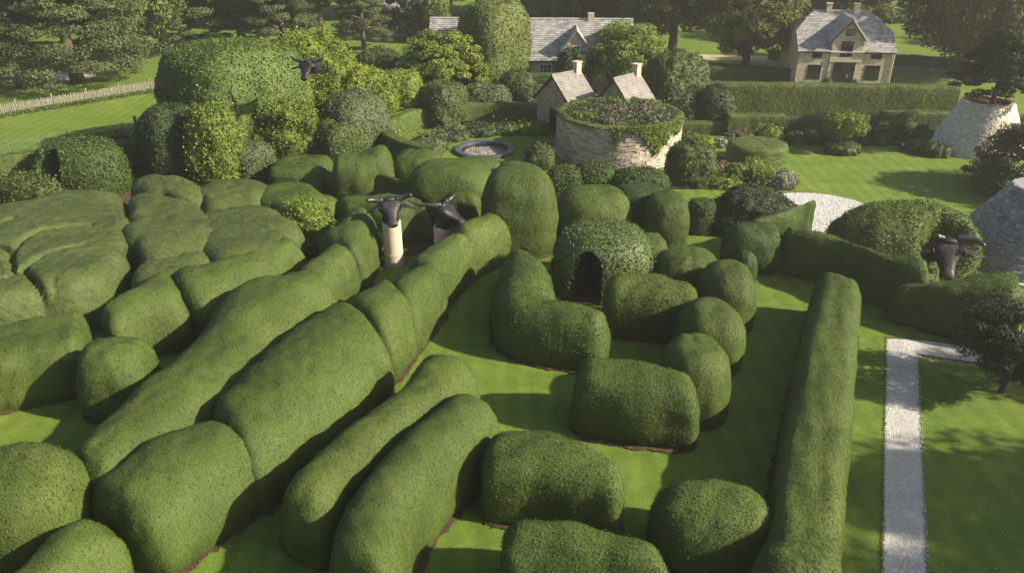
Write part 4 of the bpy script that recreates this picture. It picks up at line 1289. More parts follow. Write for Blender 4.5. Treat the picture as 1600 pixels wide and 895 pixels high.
def house():
    A, B = g(1240, 137.5), g(1385, 140.5)
    W = float(np.linalg.norm(B - A))
    rz = math.atan2(B[1] - A[1], B[0] - A[0])
    e = empty('stone_house', (A[0], A[1], 0), rz)
    tag(e, 'stone house with half-hipped slate roof, central gable and black-framed windows', 'house')
    Dp, he, hr = 6.4, 3.02, 5.55
    g0, g1 = 0.335 * W, 0.665 * W          # the central bay
    zh = 4.25                               # foot of the half hip
    yh = (zh - he) / (hr - he) * Dp / 2
    wall = MB()
    # body: front wall pieces, ends with clipped gables, back
    wall.box(0, W, 0, 0.3, 0, he)
    wall.box(0.004, W - 0.004, Dp - 0.3, Dp, 0, he)
    for x in (0.0, W - 0.3):
        wall.prism([(x, 0.3, 0), (x, Dp - 0.3, 0), (x, Dp - 0.3, he), (x, Dp - yh, zh - 0.02), (x, yh, zh - 0.02), (x, 0.3, he)], (0.3, 0, 0))
    wall.build('wall', M['masonry'], e)
    # bay, standing 6 cm proud, with its gable
    xm = W / 2
    gz = 3.75
    bay = MB().prism([(g0, -0.06, 0), (g1, -0.06, 0), (g1, -0.06, gz), (xm, -0.06, 5.25), (g0, -0.06, gz)], (0, 0.30, 0))
    for x in (g0, g1 - 0.2):
        bay.box(x, x + 0.2, 0.24, 1.6, he, gz)
    bay.build('gable_bay', M['masonry'], e)
    MB().box(g0 - 0.02, g1 + 0.02, -0.10, -0.055, 2.12, 2.46).build('lintel_band', M['masonry3'], e)
    MB().box(-0.03, g0 - 0.004, -0.05, 0.0, 0.0, 0.22).build('plinth', M['masonry3'], e)
    MB().box(g1 + 0.004, W + 0.03, -0.05, 0.0, 0.0, 0.22).build('plinth', M['masonry3'], e)
    # main roof
    ov = 0.14
    Rf = MB()
    s = (hr - he) / (Dp / 2)
    ze = he - ov * s
    ry = Dp / 2
    xh0, xh1 = 1.35, W - 1.35
    eL, eR = -ov, W + ov
    fr = [(eL, -ov, ze), (eR, -ov, ze), (eR, yh - 0.0, zh), (xh1, ry, hr), (xh0, ry, hr), (eL, yh, zh)]
    bk = [(x, Dp - y, z) for x, y, z in fr]
    Rf.prism(fr, (0, 0, -0.09))
    Rf.prism(bk[::-1], (0, 0, -0.09))
    Rf.prism([(eL, yh, zh), (xh0, ry, hr), (eL, Dp - yh, zh)], (0, 0, -0.09))
    Rf.prism([(eR, yh, zh), (eR, Dp - yh, zh), (xh1, ry, hr)], (0, 0, -0.09))
    rf = Rf.build('roof', M['slate'], e)
    # slates laid over the front slope, not where the gable roof covers it
    gw = g1 - g0
    def under(p):
        zr = 5.42 - abs(p.x - xm) * (1.65 / (gw / 2 + 0.2))
        return p.z < zr - 0.02 and abs(p.x - xm) < gw / 2 + 0.16
    def hipcut(p):
        if under(p):
            return True
        f = max(0.0, (p.z - zh) / (hr - zh))
        return p.x < eL + f * (xh0 - eL) + 0.05 or p.x > eR - f * (eR - xh1) - 0.05
    tiled_slope('slates', (eL, -ov, ze + 0.004), (eR, -ov, ze + 0.004), (eR, ry, hr + 0.004), (eL, ry, hr + 0.004), 0.17, 0.30, M['slate'], rf, 0.022, seed=2, clip=hipcut)
    MB().tube([(xh0, ry, hr + 0.03), (xh1, ry, hr + 0.03)], [0.08, 0.08], 8).build('ridge', M['slate'], rf)
    MB().tube([(eL + 0.05, -ov - 0.04, ze - 0.05), (g0 - 0.05, -ov - 0.04, ze - 0.05)], [0.05, 0.05], 8).build('gutter', M['black'], rf)
    MB().tube([(g1 + 0.05, -ov - 0.04, ze - 0.05), (eR - 0.05, -ov - 0.04, ze - 0.05)], [0.05, 0.05], 8).build('gutter', M['black'], rf)
    # gable roof
    oy = -0.30
    hx = gw / 2 + 0.26
    zl = 5.42 - 1.65 / (gw / 2 + 0.2) * hx
    G = MB()
    G.prism([(xm, oy, 5.42), (xm, ry, 5.42), (xm - hx, 1.8, zl), (xm - hx, oy, zl)], (0, 0, -0.10))
    G.prism([(xm, oy, 5.42), (xm + hx, oy, zl), (xm + hx, 1.8, zl), (xm, ry, 5.42)], (0, 0, -0.10))
    gr = G.build('gable_roof', M['slate'], e)
    for sgn in (-1, 1):
        MB().prism([(xm, oy - 0.02, 5.44), (xm + sgn * hx, oy - 0.02, zl + 0.02), (xm + sgn * hx, oy - 0.02, zl - 0.14), (xm, oy - 0.02, 5.26)], (0, 0.03, 0)).build('bargeboard', M['black' if sgn < 0 else 'render'], gr)
    for fx in (0.355, 0.655):
        x = fx * W
        ch = MB().box(x - 0.2, x + 0.2, ry - 0.2, ry + 0.2, hr - 0.3, hr + 0.55).build('chimney', M['masonry3'], rf)
        MB().box(x - 0.25, x + 0.25, ry - 0.25, ry + 0.25, hr + 0.55, hr + 0.63).build('chimney_cap', M['masonry3'], ch)
    b = M['black']
    window(e, 0.115 * W, 0.26 * W, 0.72, 1.86, -0.0, b, (3, 1))
    window(e, 0.142 * W, 0.242 * W, 2.38, 2.78, -0.0, b, (2, 1))
    window(e, 0.725 * W, 0.885 * W, 0.72, 1.88, -0.0, b, (3, 1))
    window(e, 0.765 * W, 0.875 * W, 2.38, 2.78, -0.0, b, (2, 1))
    window(e, 0.43 * W, 0.555 * W, 2.52, 3.72, -0.06, b, (2, 1))
    window(e, 0.45 * W, 0.54 * W, 4.12, 4.62, -0.06, b, (2, 1))
    # entrance: frame, glazed sides and a black door with a letter plate
    x0, x1 = 0.385 * W, 0.615 * W
    dr = window(e, x0, x1, 0.02, 2.08, -0.06, b, (3, 4), name='entrance')
    d = MB().box(x0 + 0.68, x0 + 1.28, -0.10, -0.062, 0.06, 2.02).build('door', M['black'], e)
    MB().box(x0 + 1.14, x0 + 1.18, -0.14, -0.10, 0.95, 1.15).build('door_handle', M['ceramic_white'], d)
    MB().box(x0 - 0.1, x1 + 0.1, -0.5, -0.064, 0.0, 0.10).build('doorstep', M['masonry3'], e)
    MB().tube([(W + 0.04, -0.06, 0.05), (W + 0.04, -0.06, he)], [0.04, 0.04], 8).build('downpipe', M['render'], e)
    mw = Matrix.Translation((A[0], A[1], 0)) @ Matrix.Rotation(rz, 4, 'Z')
    for x, lab in ((0.335 * W, 'stone pot with a clipped ball, left of the front door'), (0.635 * W, 'stone pot with a clipped ball, right of the front door')):
        p = mw @ Vector((x, -0.5, 0.0))
        pot(tuple(p), lab)
house()

def hut(x, y, rot, L, W, he, hr, label, seed):
    e = empty('stone_cottage', (x, y, 0), rot)
    tag(e, label, 'cottage', 'pair of small stone cottages')
    a, b = L / 2, W / 2
    t = 0.2
    wall = MB()
    for s in (-1, 1):
        xx = s * a if s < 0 else a - t
        wall.prism([(xx, -b, 0), (xx, b, 0), (xx, b, he), (xx, 0, hr - 0.1), (xx, -b, he)], (t, 0, 0))
        yy = -b if s < 0 else b - t
        wall.box(-a + t, a - t, yy, yy + t, 0, he)
    wall.build('wall', M['masonry2'], e)
    ov, ox = 0.22, 0.14
    sl = (hr - he) / b
    z0 = he - ov * sl + 0.06
    rf = MB()
    rf.prism([(-a - ox, -b - ov, z0), (a + ox, -b - ov, z0), (a + ox, 0, hr + 0.06), (-a - ox, 0, hr + 0.06)], (0, 0, -0.07))
    rf.prism([(-a - ox, b + ov, z0), (-a - ox, 0, hr + 0.06), (a + ox, 0, hr + 0.06), (a + ox, b + ov, z0)], (0, 0, -0.07))
    ro = rf.build('roof', M['slate_warm'], e)
    tiled_slope('stone_slate', (-a - ox, -b - ov, z0 + 0.004), (a + ox, -b - ov, z0 + 0.004), (a + ox, 0, hr + 0.064), (-a - ox, 0, hr + 0.064), 0.19, 0.34, M['slate_warm'], ro, 0.03, True, seed)
    tiled_slope('stone_slate', (a + ox, b + ov, z0 + 0.004), (-a - ox, b + ov, z0 + 0.004), (-a - ox, 0, hr + 0.064), (a + ox, 0, hr + 0.064), 0.34, 0.6, M['slate_warm'], ro, 0.03, True, seed + 1)
    MB().tube([(-a - ox, 0, hr + 0.10), (a + ox, 0, hr + 0.10)], [0.07, 0.07], 8).build('ridge', M['slate_warm'], ro)
    for s, n in ((-1, 'bargeboard'), (1, 'bargeboard')):
        xx = (-a - ox - 0.035) if s < 0 else (a + ox + 0.005)
        MB().prism([(xx, -b - ov, z0 + 0.02), (xx, 0, hr + 0.09), (xx, b + ov, z0 + 0.02), (xx, b + ov, z0 - 0.1), (xx, 0, hr - 0.05), (xx, -b - ov, z0 - 0.1)], (0.03, 0, 0)).build(n, M['black'], ro)
    ch = MB().box(a - 0.42, a + 0.02, -0.21, 0.21, hr - 0.3, hr + 0.62).build('chimney', M['masonry3'], ro)
    MB().box(a - 0.47, a + 0.07, -0.26, 0.26, hr + 0.62, hr + 0.70).build('chimney_cap', M['masonry3'], ch)
    dr = MB().box(-a - 0.03, -a, -0.55, 0.25, 0.0, 1.5).build('door', M['black'], e)
    w = MB().box(-0.4, 0.4, -b - 0.03, -b, 0.8, 1.5).build('window', M['black'], e)
    MB().box(-0.34, 0.34, -b - 0.04, -b - 0.032, 0.86, 1.44).build('pane', M['glass'], w)
hut(3.55, 51.1, 0.72, 2.35, 2.95, 2.15, 3.55, 'left one of the two small stone cottages with steep slate roof and chimney', 21)
hut(7.38, 50.2, 0.80, 2.5, 2.75, 2.10, 3.55, 'right one of the two small stone cottages with steep slate roof and chimney', 31)

def barn():
    A, B = g(672, 138), g(985, 141)
    W = float(np.linalg.norm(B - A))
    rz = math.atan2(B[1] - A[1], B[0] - A[0])
    e = empty('long_barn', (A[0], A[1], 0), rz)
    tag(e, 'long stone barn with a grey slate roof and a gabled dormer', 'barn')
    Dp, he, hr = 6.5, 2.45, 4.95
    wall = MB().box(0, W, 0, 0.3, 0, he).box(0, W, Dp - 0.3, Dp, 0, he)
    for x in (0, W - 0.3):
        wall.prism([(x, 0.3, 0), (x, Dp - 0.3, 0), (x, Dp - 0.3, he), (x, Dp / 2, hr - 0.1), (x, 0.3, he)], (0.3, 0, 0))
    wall.build('wall', M['masonry'], e)
    s = (hr - he) / (Dp / 2); ov = 0.25; ze = he - ov * s; ry = Dp / 2
    rf = MB().prism([(-0.2, -ov, ze), (W + .2, -ov, ze), (W + .2, ry, hr), (-.2, ry, hr)], (0, 0, -0.08))
    rf.prism([(-0.2, Dp + ov, ze), (-.2, ry, hr), (W + .2, ry, hr), (W + .2, Dp + ov, ze)], (0, 0, -0.08))
    ro = rf.build('roof', M['slate'], e)
    # dormer
    def frac(px, py):
        return px
    xm = 0.725 * W
    hw = 1.12
    def under(p):
        return abs(p.x - xm) < hw + 0.1 and p.z < 4.55 - abs(p.x - xm) * 1.25
    tiled_slope('slates', (-0.2, -ov, ze + .004), (W + .2, -ov, ze + .004), (W + .2, ry, hr + .004), (-.2, ry, hr + .004), 0.22, 0.36, M['slate'], ro, 0.03, seed=8, clip=under)
    MB().tube([(-.2, ry, hr + 0.03), (W + .2, ry, hr + 0.03)], [0.09, 0.09], 8).build('ridge', M['slate'], ro)
    MB().tube([(-.1, -ov - .05, ze - .04), (W + .1, -ov - .05, ze - .04)], [0.06, 0.06], 8).build('gutter', M['black'], ro)
    d = MB().prism([(xm - hw, -0.03, 1.9), (xm + hw, -0.03, 1.9), (xm + hw, -0.03, 3.05), (xm, -0.03, 4.42), (xm - hw, -0.03, 3.05)], (0, 0.28, 0))
    for x in (xm - hw, xm + hw - 0.15):
        d.box(x, x + 0.15, 0.25, 1.2, he - 0.2, 3.05)
    do = d.build('dormer', M['masonry'], e)
    hx = hw + 0.2
    zl = 4.6 - hx * 1.25
    G = MB().prism([(xm, -0.2, 4.6), (xm, ry, 4.6), (xm - hx, 1.0, zl), (xm - hx, -0.2, zl)], (0, 0, -0.08))
    G.prism([(xm, -0.2, 4.6), (xm + hx, -0.2, zl), (xm + hx, 1.0, zl), (xm, ry, 4.6)], (0, 0, -0.08))
    G.build('dormer_roof', M['slate'], do)
    window(e, xm - 0.32, xm + 0.32, 2.45, 3.45, -0.03, M['ceramic_white'], (2, 4), fw=0.07)
    window(e, xm - 2.9, xm - 1.9, 1.2, 2.0, 0.0, M['ceramic_white'], (3, 2), fw=0.07)
    window(e, xm + 1.6, xm + 2.6, 1.2, 2.0, 0.0, M['ceramic_white'], (3, 2), fw=0.07)
    ch = MB().box(0.8 * W - .25, 0.8 * W + .25, ry - .25, ry + .25, hr - .3, hr + .5).build('chimney', M['masonry3'], ro)
barn()

def far_house():
    A = g(606, 58)
    e = empty('pale_house', (A[0], A[1], 0), 0.1)
    tag(e, 'pale rendered house glimpsed between the conifers at the top', 'house')
    MB().box(0, 4.2, 0, 5, 0, 2.4).build('wall', M['render'], e)
    MB().prism([(-.3, -.4, 2.3), (-.3, 2.5, 3.9), (-.3, 5.4, 2.3)], (4.8, 0, 0)).build('roof', M['slate_warm'], e)
far_house()

# ------------------------------------------------------------------ cones of stone
def white_cone():
    f = g(1518, 253)
    R0, R1, h = 2.72, 1.38, 2.95
    c = (f[0] * (f[1] + R0) / f[1], f[1] + R0)
    e = empty('white_stone_cone', (c[0], c[1], 0))
    tag(e, 'truncated cone of pale stone chips with a tree growing from its top', 'cone')
    MB().lathe([(R0, 0), (R1, h), (R1 - 0.2, h), (R1 - 0.2, h - 0.25), (0.02, h - 0.25)], 64).build('cone_core', M['mortar'], e)
    stone_ring('stone_chips', (0, 0), R0 + 0.02, R1 + 0.02, 0, h, 0.075, 0.14, M['chalk'], e, depth=0.06, seed=9, proud=0.04)
    MB().lathe([(0.02, h - 0.18), (R1 - 0.18, h - 0.18)], 40).build('soil_top', M['soil'], e)
    return c, h
WC, WH = white_cone()

def slate_cone():
    f = g(1512, 426)
    R0, R1, h = 3.1, 1.1, 3.3
    c = (f[0] + R0 * 0.97, f[1] + R0 * 0.45)
    e = empty('slate_cone', (c[0], c[1], 0))
    tag(e, 'grey slate-shingled cone cut off by the right edge', 'cone')
    MB().lathe([(R0 - 0.05, 0), (R1 - 0.05, h), (0.02, h)], 64).build('cone_core', M['slate_grey'], e)
    prof = 12
    stone_ring('slate_shingles', (0, 0), R0, R1, 0.12, h, 0.07, 0.24, M['slate_grey'], e, depth=0.06, seed=12, proud=0.045)
    MB().lathe([(R0 + 0.08, 0), (R0 + 0.10, 0.14), (R0 - 0.04, 0.16)], 64).build('white_kerb', M['white'], e)
slate_cone()
# ------------------------------------------------------------------ bull heads
def loft(rings):
    """rings: list of lists of equal length -> closed-ended surface"""
    mb = MB()
    k = len(rings[0])
    mb.v = [tuple(p) for r in rings for p in r]
    for i in range(len(rings) - 1):
        for j in range(k):
            mb.f.append((i * k + j, i * k + (j + 1) % k, (i + 1) * k + (j + 1) % k, (i + 1) * k + j))
    mb.f.append(tuple(range(k - 1, -1, -1)))
    mb.f.append(tuple((len(rings) - 1) * k + j for j in range(k)))
    return mb

def bull(loc, rz, pitch, scale, horns, label, ears=True, neck=None, roll=0.0, horn_mat='bronze_horn', taper=0.86, eartip=(0.78, -0.34, -0.10)):
    """local frame: muzzle towards -y, up z, origin at the poll"""
    e = empty('bull_head', loc)
    e.rotation_euler = Euler((pitch, roll, rz), 'XYZ')
    e.scale = (scale, scale, scale)
    tag(e, label, 'sculpture', 'dark bronze bull heads')
    # profile along the head: (distance from poll, half width, top, bottom, squareness)
    prof = [(-0.10, 0.10, 0.06, -0.14, 0.9), (-0.06, 0.17, 0.10, -0.26, 0.85), (0.0, 0.215, 0.125, -0.34, 0.8), (0.08, 0.235, 0.130, -0.38, 0.75), (0.17, 0.245, 0.120, -0.40, 0.72),
            (0.26, 0.250, 0.105, -0.41, 0.72), (0.34, 0.228, 0.085, -0.405, 0.75), (0.44, 0.190, 0.060, -0.37, 0.78), (0.55, 0.158, 0.035, -0.31, 0.8), (0.66, 0.140, 0.010, -0.265, 0.8),
            (0.76, 0.138, -0.01, -0.25, 0.8), (0.84, 0.152, -0.015, -0.255, 0.78), (0.91, 0.160, -0.03, -0.26, 0.8), (0.96, 0.145, -0.055, -0.245, 0.85), (0.99, 0.09, -0.09, -0.21, 0.9)]
    k = 28
    rings = []
    for t, w, top, bot, sq in prof:
        zc, hh = (top + bot) / 2, (top - bot) / 2
        r = []
        for j in range(k):
            a = 2 * math.pi * j / k
            x, z = math.cos(a), math.sin(a)
            x = math.copysign(abs(x) ** sq, x); z = math.copysign(abs(z) ** sq, z)
            # wider at the brow than at the jaw
            ww = (1.70 - 0.55 * max(0, min(1, (t - 0.3) / 0.5))) * w * (1.0 if z > 0 else 1.0 - 0.32 * abs(z))
            xx, zz = x * ww, zc + z * hh
            # brow ridge, eye hollow and nasal ridge
            if 0.2 < t < 0.34 and z > 0.3 and abs(x) > 0.5:
                zz += 0.030
            if 0.30 < t < 0.50 and abs(x) > 0.7 and -0.3 < z < 0.5:
                xx *= 0.90
            r.append((xx, -t, zz))
        rings.append(r)
    hd = loft(rings).build('head', M['bronze'], e, smooth=True)
    sm = hd.modifiers.new('smooth', 'SUBSURF'); sm.levels = 1; sm.render_levels = 1
    # neck
    if neck:
        ri = Euler((pitch, 0, 0)).to_matrix().inverted()
        P = [ri @ Vector(q) for q in ((0, -0.10, -0.16), (0, neck[0] * 0.55, -0.18 + neck[1] * 0.5), (0, neck[0], neck[1]))]
        nk = MB().tube(P, [0.22, 0.27, neck[2]], 20)
        nk.build('neck', M['bronze'], e, smooth=True)
    for s in (-1, 1):
        # eyes with lids
        ey = loft([[(s * (0.345 + 0.02 * math.cos(u)), -0.31 + 0.045 * math.cos(v) * math.sin(u), 0.00 + 0.034 * math.sin(v) * math.sin(u)) for v in [2 * math.pi * q / 10 for q in range(10)]] for u in (0.15, 0.6, 1.1, 1.57)])
        ey.build('eye', M['black'], hd, smooth=True)
        MB().tube([(s * 0.34, -0.24, 0.03), (s * 0.375, -0.28, 0.052), (s * 0.365, -0.33, 0.045), (s * 0.32, -0.38, 0.015)], [0.012, 0.026, 0.024, 0.010], 8).build('eyelid', M['bronze'], hd, smooth=True)
        # nostrils: a rim round a solid disc, coloured as the hollow's shade
        nc = Vector((s * 0.11, -0.957, -0.105))
        MB().tube([nc + Vector((s * 0.035 * math.cos(u), -0.018 - 0.0 * u, 0.032 * math.sin(u))) for u in [2 * math.pi * q / 14 for q in range(15)]], [0.014] * 15, 6, cap=False).build('nostril_rim', M['bronze'], hd, smooth=True)
        MB().tube([nc + Vector((0, 0.02, 0)), nc + Vector((0, -0.014, 0))], [0.034, 0.030], 12).build('nostril', M['pit'], hd)
        if ears:
            c0, n = Vector((s * 0.32, -0.17, -0.08)), 9
            tip = Vector((s * eartip[0], eartip[1], eartip[2]))
            rr = []
            for i in range(n):
                u = i / (n - 1)
                p = c0.lerp(tip, u)
                w = 0.165 * math.sin(math.pi * min(1, 0.16 + u * 0.86)) ** 0.8 + 0.008
                ring = []
                for q in range(12):
                    v = 2 * math.pi * q / 12
                    cup = 0.35 * w * math.cos(v) ** 2
                    ring.append(p + Vector((0, -0.75 * w * math.cos(v) + 0.025 * math.sin(v), 0.66 * w * math.cos(v) + 0.035 * math.sin(v) + cup - 0.03)))
                rr.append(ring)
            loft(rr).build('ear', M['bronze'], e, smooth=True)
    for pts, r0 in horns:
        P = catmull(np.array(pts, float), 16)
        n = len(P)
        rad = [r0 * (1 - (i / (n - 1)) ** 1.5 * taper) for i in range(n)]
        rad[-1] *= 0.6
        MB().tube([tuple(p) for p in P], rad, 14).build('horn', M[horn_mat], e, smooth=True)
    MB().tube([(-0.24, -0.03, 0.045), (-0.1, -0.05, 0.075), (0.1, -0.05, 0.075), (0.24, -0.03, 0.045)], [0.07, 0.10, 0.10, 0.07], 12).build('poll', M['bronze'], e, smooth=True)
    return e

def pillar(px, dist, d, top, label, grey=0.32):  # grey: fraction of the height whose colour carries the hedge's shadow
    x = (px - 800) / FPX * (dist * CP + (CAM_H - top / 2) * SP)
    e = empty('stone_pillar', (x, dist, 0))
    tag(e, label, 'pillar', 'round stone pillars under the bull heads')
    r = d / 2
    MB().lathe([(r + 0.02, 0.0), (r + 0.02, 0.22), (r + 0.012, 0.235), (r + 0.018, 0.25), (r + 0.018, grey * top), (r + 0.004, grey * top + 0.012)], 40).build('lower_drum', M['pillar_shade'], e, smooth=False)
    MB().lathe([(r, grey * top), (r, top - 0.02), (r - 0.02, top), (0.02, top)], 40).build('shaft', M['pillar'], e, smooth=False)
    return x, dist
P1 = pillar(614, 29.5, 0.78, 2.0, 'full cream stone pillar with its foot coloured as in shade, left of the pair', 0.30)
P2 = pillar(692, 29.9, 0.72, 1.62, 'cream stone pillar half hidden by the tube hedge, right of the pair', 0.15)
bull((P1[0] - 0.05, P1[1] + 0.10, 2.90), math.radians(16), math.radians(38), 1.22,
     [([(-0.22, -0.04, 0.06), (-0.42, -0.03, 0.08), (-0.60, -0.04, 0.14), (-0.76, -0.10, 0.24)], 0.105), ([(0.22, -0.04, 0.06), (0.42, -0.03, 0.09), (0.60, -0.04, 0.18), (0.74, -0.10, 0.32)], 0.105)],
     'black bull head with short thick horns facing the camera on the left pillar', neck=(-0.06, -0.78, 0.29), taper=0.42)
bull((P2[0] + 0.05, P2[1] - 0.0, 2.52), math.radians(64), math.radians(24), 1.22,
     [([(-0.14, 0.02, 0.08), (-0.36, 0.22, 0.02), (-0.56, 0.60, -0.12), (-0.66, 0.98, -0.16)], 0.095), ([(0.14, 0.02, 0.08), (0.40, 0.00, 0.10), (0.62, -0.02, 0.28), (0.72, 0.02, 0.62)], 0.095)],
     'black bull head with long sweeping horns turned to the right on the right pillar', neck=(-0.02, -0.78, 0.28), eartip=(0.50, 0.22, -0.34))
bull(tuple(BH), math.radians(-12), math.radians(47), 1.6,
     [([(-0.15, 0.02, 0.08), (-0.30, 0.04, 0.14), (-0.36, 0.00, 0.24), (-0.32, -0.08, 0.34)], 0.075), ([(0.15, 0.02, 0.08), (0.40, 0.02, 0.13), (0.60, -0.04, 0.20), (0.72, -0.18, 0.27)], 0.11)],
     'largest black bull head emerging from the bright domed bush', neck=(0.75, -0.45, 0.24), taper=0.6)
p = g(478, 92, 6.2)
bull((p[0] + 0.3, p[1] - 1.0, 6.2), math.radians(-8), math.radians(40), 1.05,
     [([(-0.18, 0.02, 0.06), (-0.50, 0.04, 0.06), (-0.80, 0.16, 0.14), (-0.88, 0.42, 0.40)], 0.10), ([(0.18, 0.02, 0.06), (0.50, 0.04, 0.06), (0.82, 0.16, 0.16), (0.90, 0.44, 0.42)], 0.10)],
     'far black horned bull head among the golden foliage', neck=(1.2, -0.5, 0.3))

# ------------------------------------------------------------------ trees
def limb_tree(seed, height, crown, trunk_r, fork=0.35, n_limb=7, bare=0.0):
    r = random.Random(seed)
    mb = MB()
    mb.tube([(0, 0, -0.1), (r.uniform(-.1, .1), r.uniform(-.1, .1), height * fork), (r.uniform(-.3, .3), r.uniform(-.3, .3), height * 0.72), (0, 0, height * 0.92)], [trunk_r * 1.35, trunk_r, trunk_r * 0.6, trunk_r * 0.12], 9)
    for i in range(n_limb):
        a = 2 * math.pi * i / n_limb + r.uniform(-.3, .3)
        z0 = height * r.uniform(fork, 0.75)
        q = crown * r.uniform(0.55, 0.9)
        z1 = z0 + height * r.uniform(0.05, 0.25)
        mb.tube([(0, 0, z0), (q * 0.5 * math.cos(a), q * 0.5 * math.sin(a), z0 * 0.45 + z1 * 0.55), (q * math.cos(a), q * math.sin(a), z1)], [trunk_r * 0.42, trunk_r * 0.25, trunk_r * 0.06], 6)
    return mb

def crown_mesh(kind, seed, h, rad, leaf, n_clump, per, mat, base=0.3):
    """leaf faces gathered in clumps through the crown's volume"""
    r = np.random.default_rng(seed)
    C, S, FL = [], [], []
    for i in range(n_clump):
        if kind == 'broad':
            d = r.normal(size=3); d /= np.linalg.norm(d)
            q = r.uniform(0.45, 1.0) ** 0.5
            c = np.array([d[0] * rad * q, d[1] * rad * q, h * (base + (1 - base) / 2) + d[2] * h * (1 - base) / 2 * q])
            s = rad * r.uniform(0.16, 0.30); fl = 0.75
        elif kind == 'cedar':
            t = r.random() ** 0.8
            lv = round(t * 9) / 9 + r.normal() * 0.015
            R = rad * (1 - 0.72 * lv ** 1.3) * r.uniform(0.25, 1.0) ** 0.6
            a = r.uniform(0, 6.28)
            c = np.array([R * math.cos(a), R * math.sin(a), h * (base + (1 - base) * lv) - 0.12 * R])
            s = rad * r.uniform(0.14, 0.24); fl = 0.30
        elif kind == 'cone':
            t = r.random() ** 0.7
            R = rad * (1 - t) ** 0.8 * r.uniform(0.5, 1.0) + 0.1
            a = r.uniform(0, 6.28)
            c = np.array([R * math.cos(a), R * math.sin(a), h * (base + (1 - base) * t)])
            s = rad * r.uniform(0.18, 0.30); fl = 0.8
        elif kind == 'weep':
            d = r.normal(size=3); d[2] = abs(d[2]); d /= np.linalg.norm(d)
            q = r.uniform(0.4, 1.0) ** 0.5
            c = np.array([d[0] * rad * q, d[1] * rad * q, h * base + d[2] * h * (1 - base) * q - 0.1 * rad * q])
            s = rad * r.uniform(0.12, 0.24); fl = 0.45
        C.append(c); S.append(s); FL.append(fl)
    Vs, Fs, n0 = [], [], 0
    P, Nn = [], []
    for c, s, fl in zip(C, S, FL):
        k = per
        d = r.normal(size=(k, 3)); d /= np.linalg.norm(d, axis=1)[:, None]
        q = r.uniform(0.3, 1.0, k) ** 0.5
        pt = d * (q * s)[:, None]
        pt[:, 2] *= fl
        P.append(pt + c)
        out = c - np.array([0, 0, h * (base + 0.3 * (1 - base))])
        out = out / max(np.linalg.norm(out), 1e-6)
        Nn.append(d * 0.8 + out * 0.5 + np.array([0, 0, 0.25]))
    P, Nn = np.concatenate(P), np.concatenate(Nn)
    Nn /= np.maximum(np.linalg.norm(Nn, axis=1), 1e-6)[:, None]
    ok = P[:, 2] > 0.15
    V, F = cards(P[ok], Nn[ok], leaf, 0.8, True, lift=0.0, aspect=1.9, jitter=0.5)
    return mk_mesh('crown', V, [(F, 0, False)], [M[mat]])

PROTO = {}
def proto(key):
    if key in PROTO:
        return PROTO[key]
    kind, seed, h, rad, leaf, nc, per, mat, base, tr = {
        'oak1': ('broad', 1, 11, 5.2, 0.24, 120, 280, 'tree', 0.20, 0.38),
        'oak2': ('broad', 2, 13, 5.8, 0.25, 130, 280, 'tree', 0.16, 0.42),
        'oak3': ('broad', 3, 9.5, 4.6, 0.23, 110, 260, 'tree', 0.22, 0.34),
        'oakdark': ('broad', 4, 12, 5.6, 0.23, 140, 280, 'tree_dark', 0.17, 0.40),
        'cedar1': ('cedar', 5, 12, 7.0, 0.14, 320, 340, 'cedar', 0.14, 0.45),
        'cedar2': ('cedar', 6, 11, 5.0, 0.14, 240, 300, 'cedar', 0.14, 0.36),
        'spruce': ('cone', 7, 12, 2.6, 0.20, 160, 170, 'dark', 0.06, 0.28),
        'golden': ('weep', 8, 5.8, 3.6, 0.15, 190, 220, 'gold', 0.10, 0.20),
        'golden2': ('broad', 9, 5.0, 2.9, 0.15, 120, 220, 'gold', 0.14, 0.18),
        'sapling': ('broad', 10, 1.9, 1.25, 0.11, 60, 90, 'bright', 0.30, 0.05),
        'round': ('broad', 12, 2.9, 1.55, 0.060, 150, 240, 'dark', 0.30, 0.075),
        'conetree': ('cedar', 13, 4.2, 2.9, 0.11, 180, 180, 'dark', 0.26, 0.13),
        'yewtree': ('weep', 14, 4.2, 2.9, 0.09, 200, 220, 'cedar', 0.05, 0.16),
    }[key]
    cm = crown_mesh(kind, seed, h, rad, leaf, nc, per, mat, base)
    tm = limb_tree(seed + 50, h, rad, tr, fork=max(0.12, base), n_limb=8).mesh('trunk', M['bark'], True)
    PROTO[key] = (cm, tm)
    return PROTO[key]

TREES = 'trees around the garden'
def tree(key, pos, label, sx=1.0, sz=1.0, rz=0.0, name='tree', z=0.0, group=TREES):
    cm, tm = proto(key)
    e = empty(name, (pos[0], pos[1], z), rz)
    e.scale = (sx, sx, sz)
    tag(e, label, 'tree', group)
    link('trunk', tm, e)
    link('crown', cm, e)
    return e

tree('cedar1', g(122, 129), 'great spreading cedar with pale lit branches at the top left', 1.05, 1.05, 0.4, 'cedar_tree')
tree('oak2', g(205, 100), 'broad hazy tree just right of the great cedar', 0.95, 1.0, 1.0)
tree('cedar2', g(300, 82), 'drooping conifer behind the giant dome, at its left', 1.0, 1.0, 2.0, 'conifer_tree')
tree('oak1', g(20, 62), 'dark tree at the top left corner beyond the lawn', 1.0, 1.0, 0.2)
tree('oak3', g(380, 70), 'hazy olive tree above the giant dome', 1.1, 1.0, 2.5)
tree('cedar2', g(445, 86), 'feathery conifer above the horned skull', 0.8, 0.85, 0.7, 'conifer_tree')
tree('cedar2', g(569, 78), 'conifer with a bare dark trunk on a strip of lit lawn', 0.62, 0.72, 1.5, 'conifer_tree')
tree('spruce', g(640, 62), 'dark pointed spruce left of the barn roof', 1.0, 0.95, 0.0, 'spruce_tree')
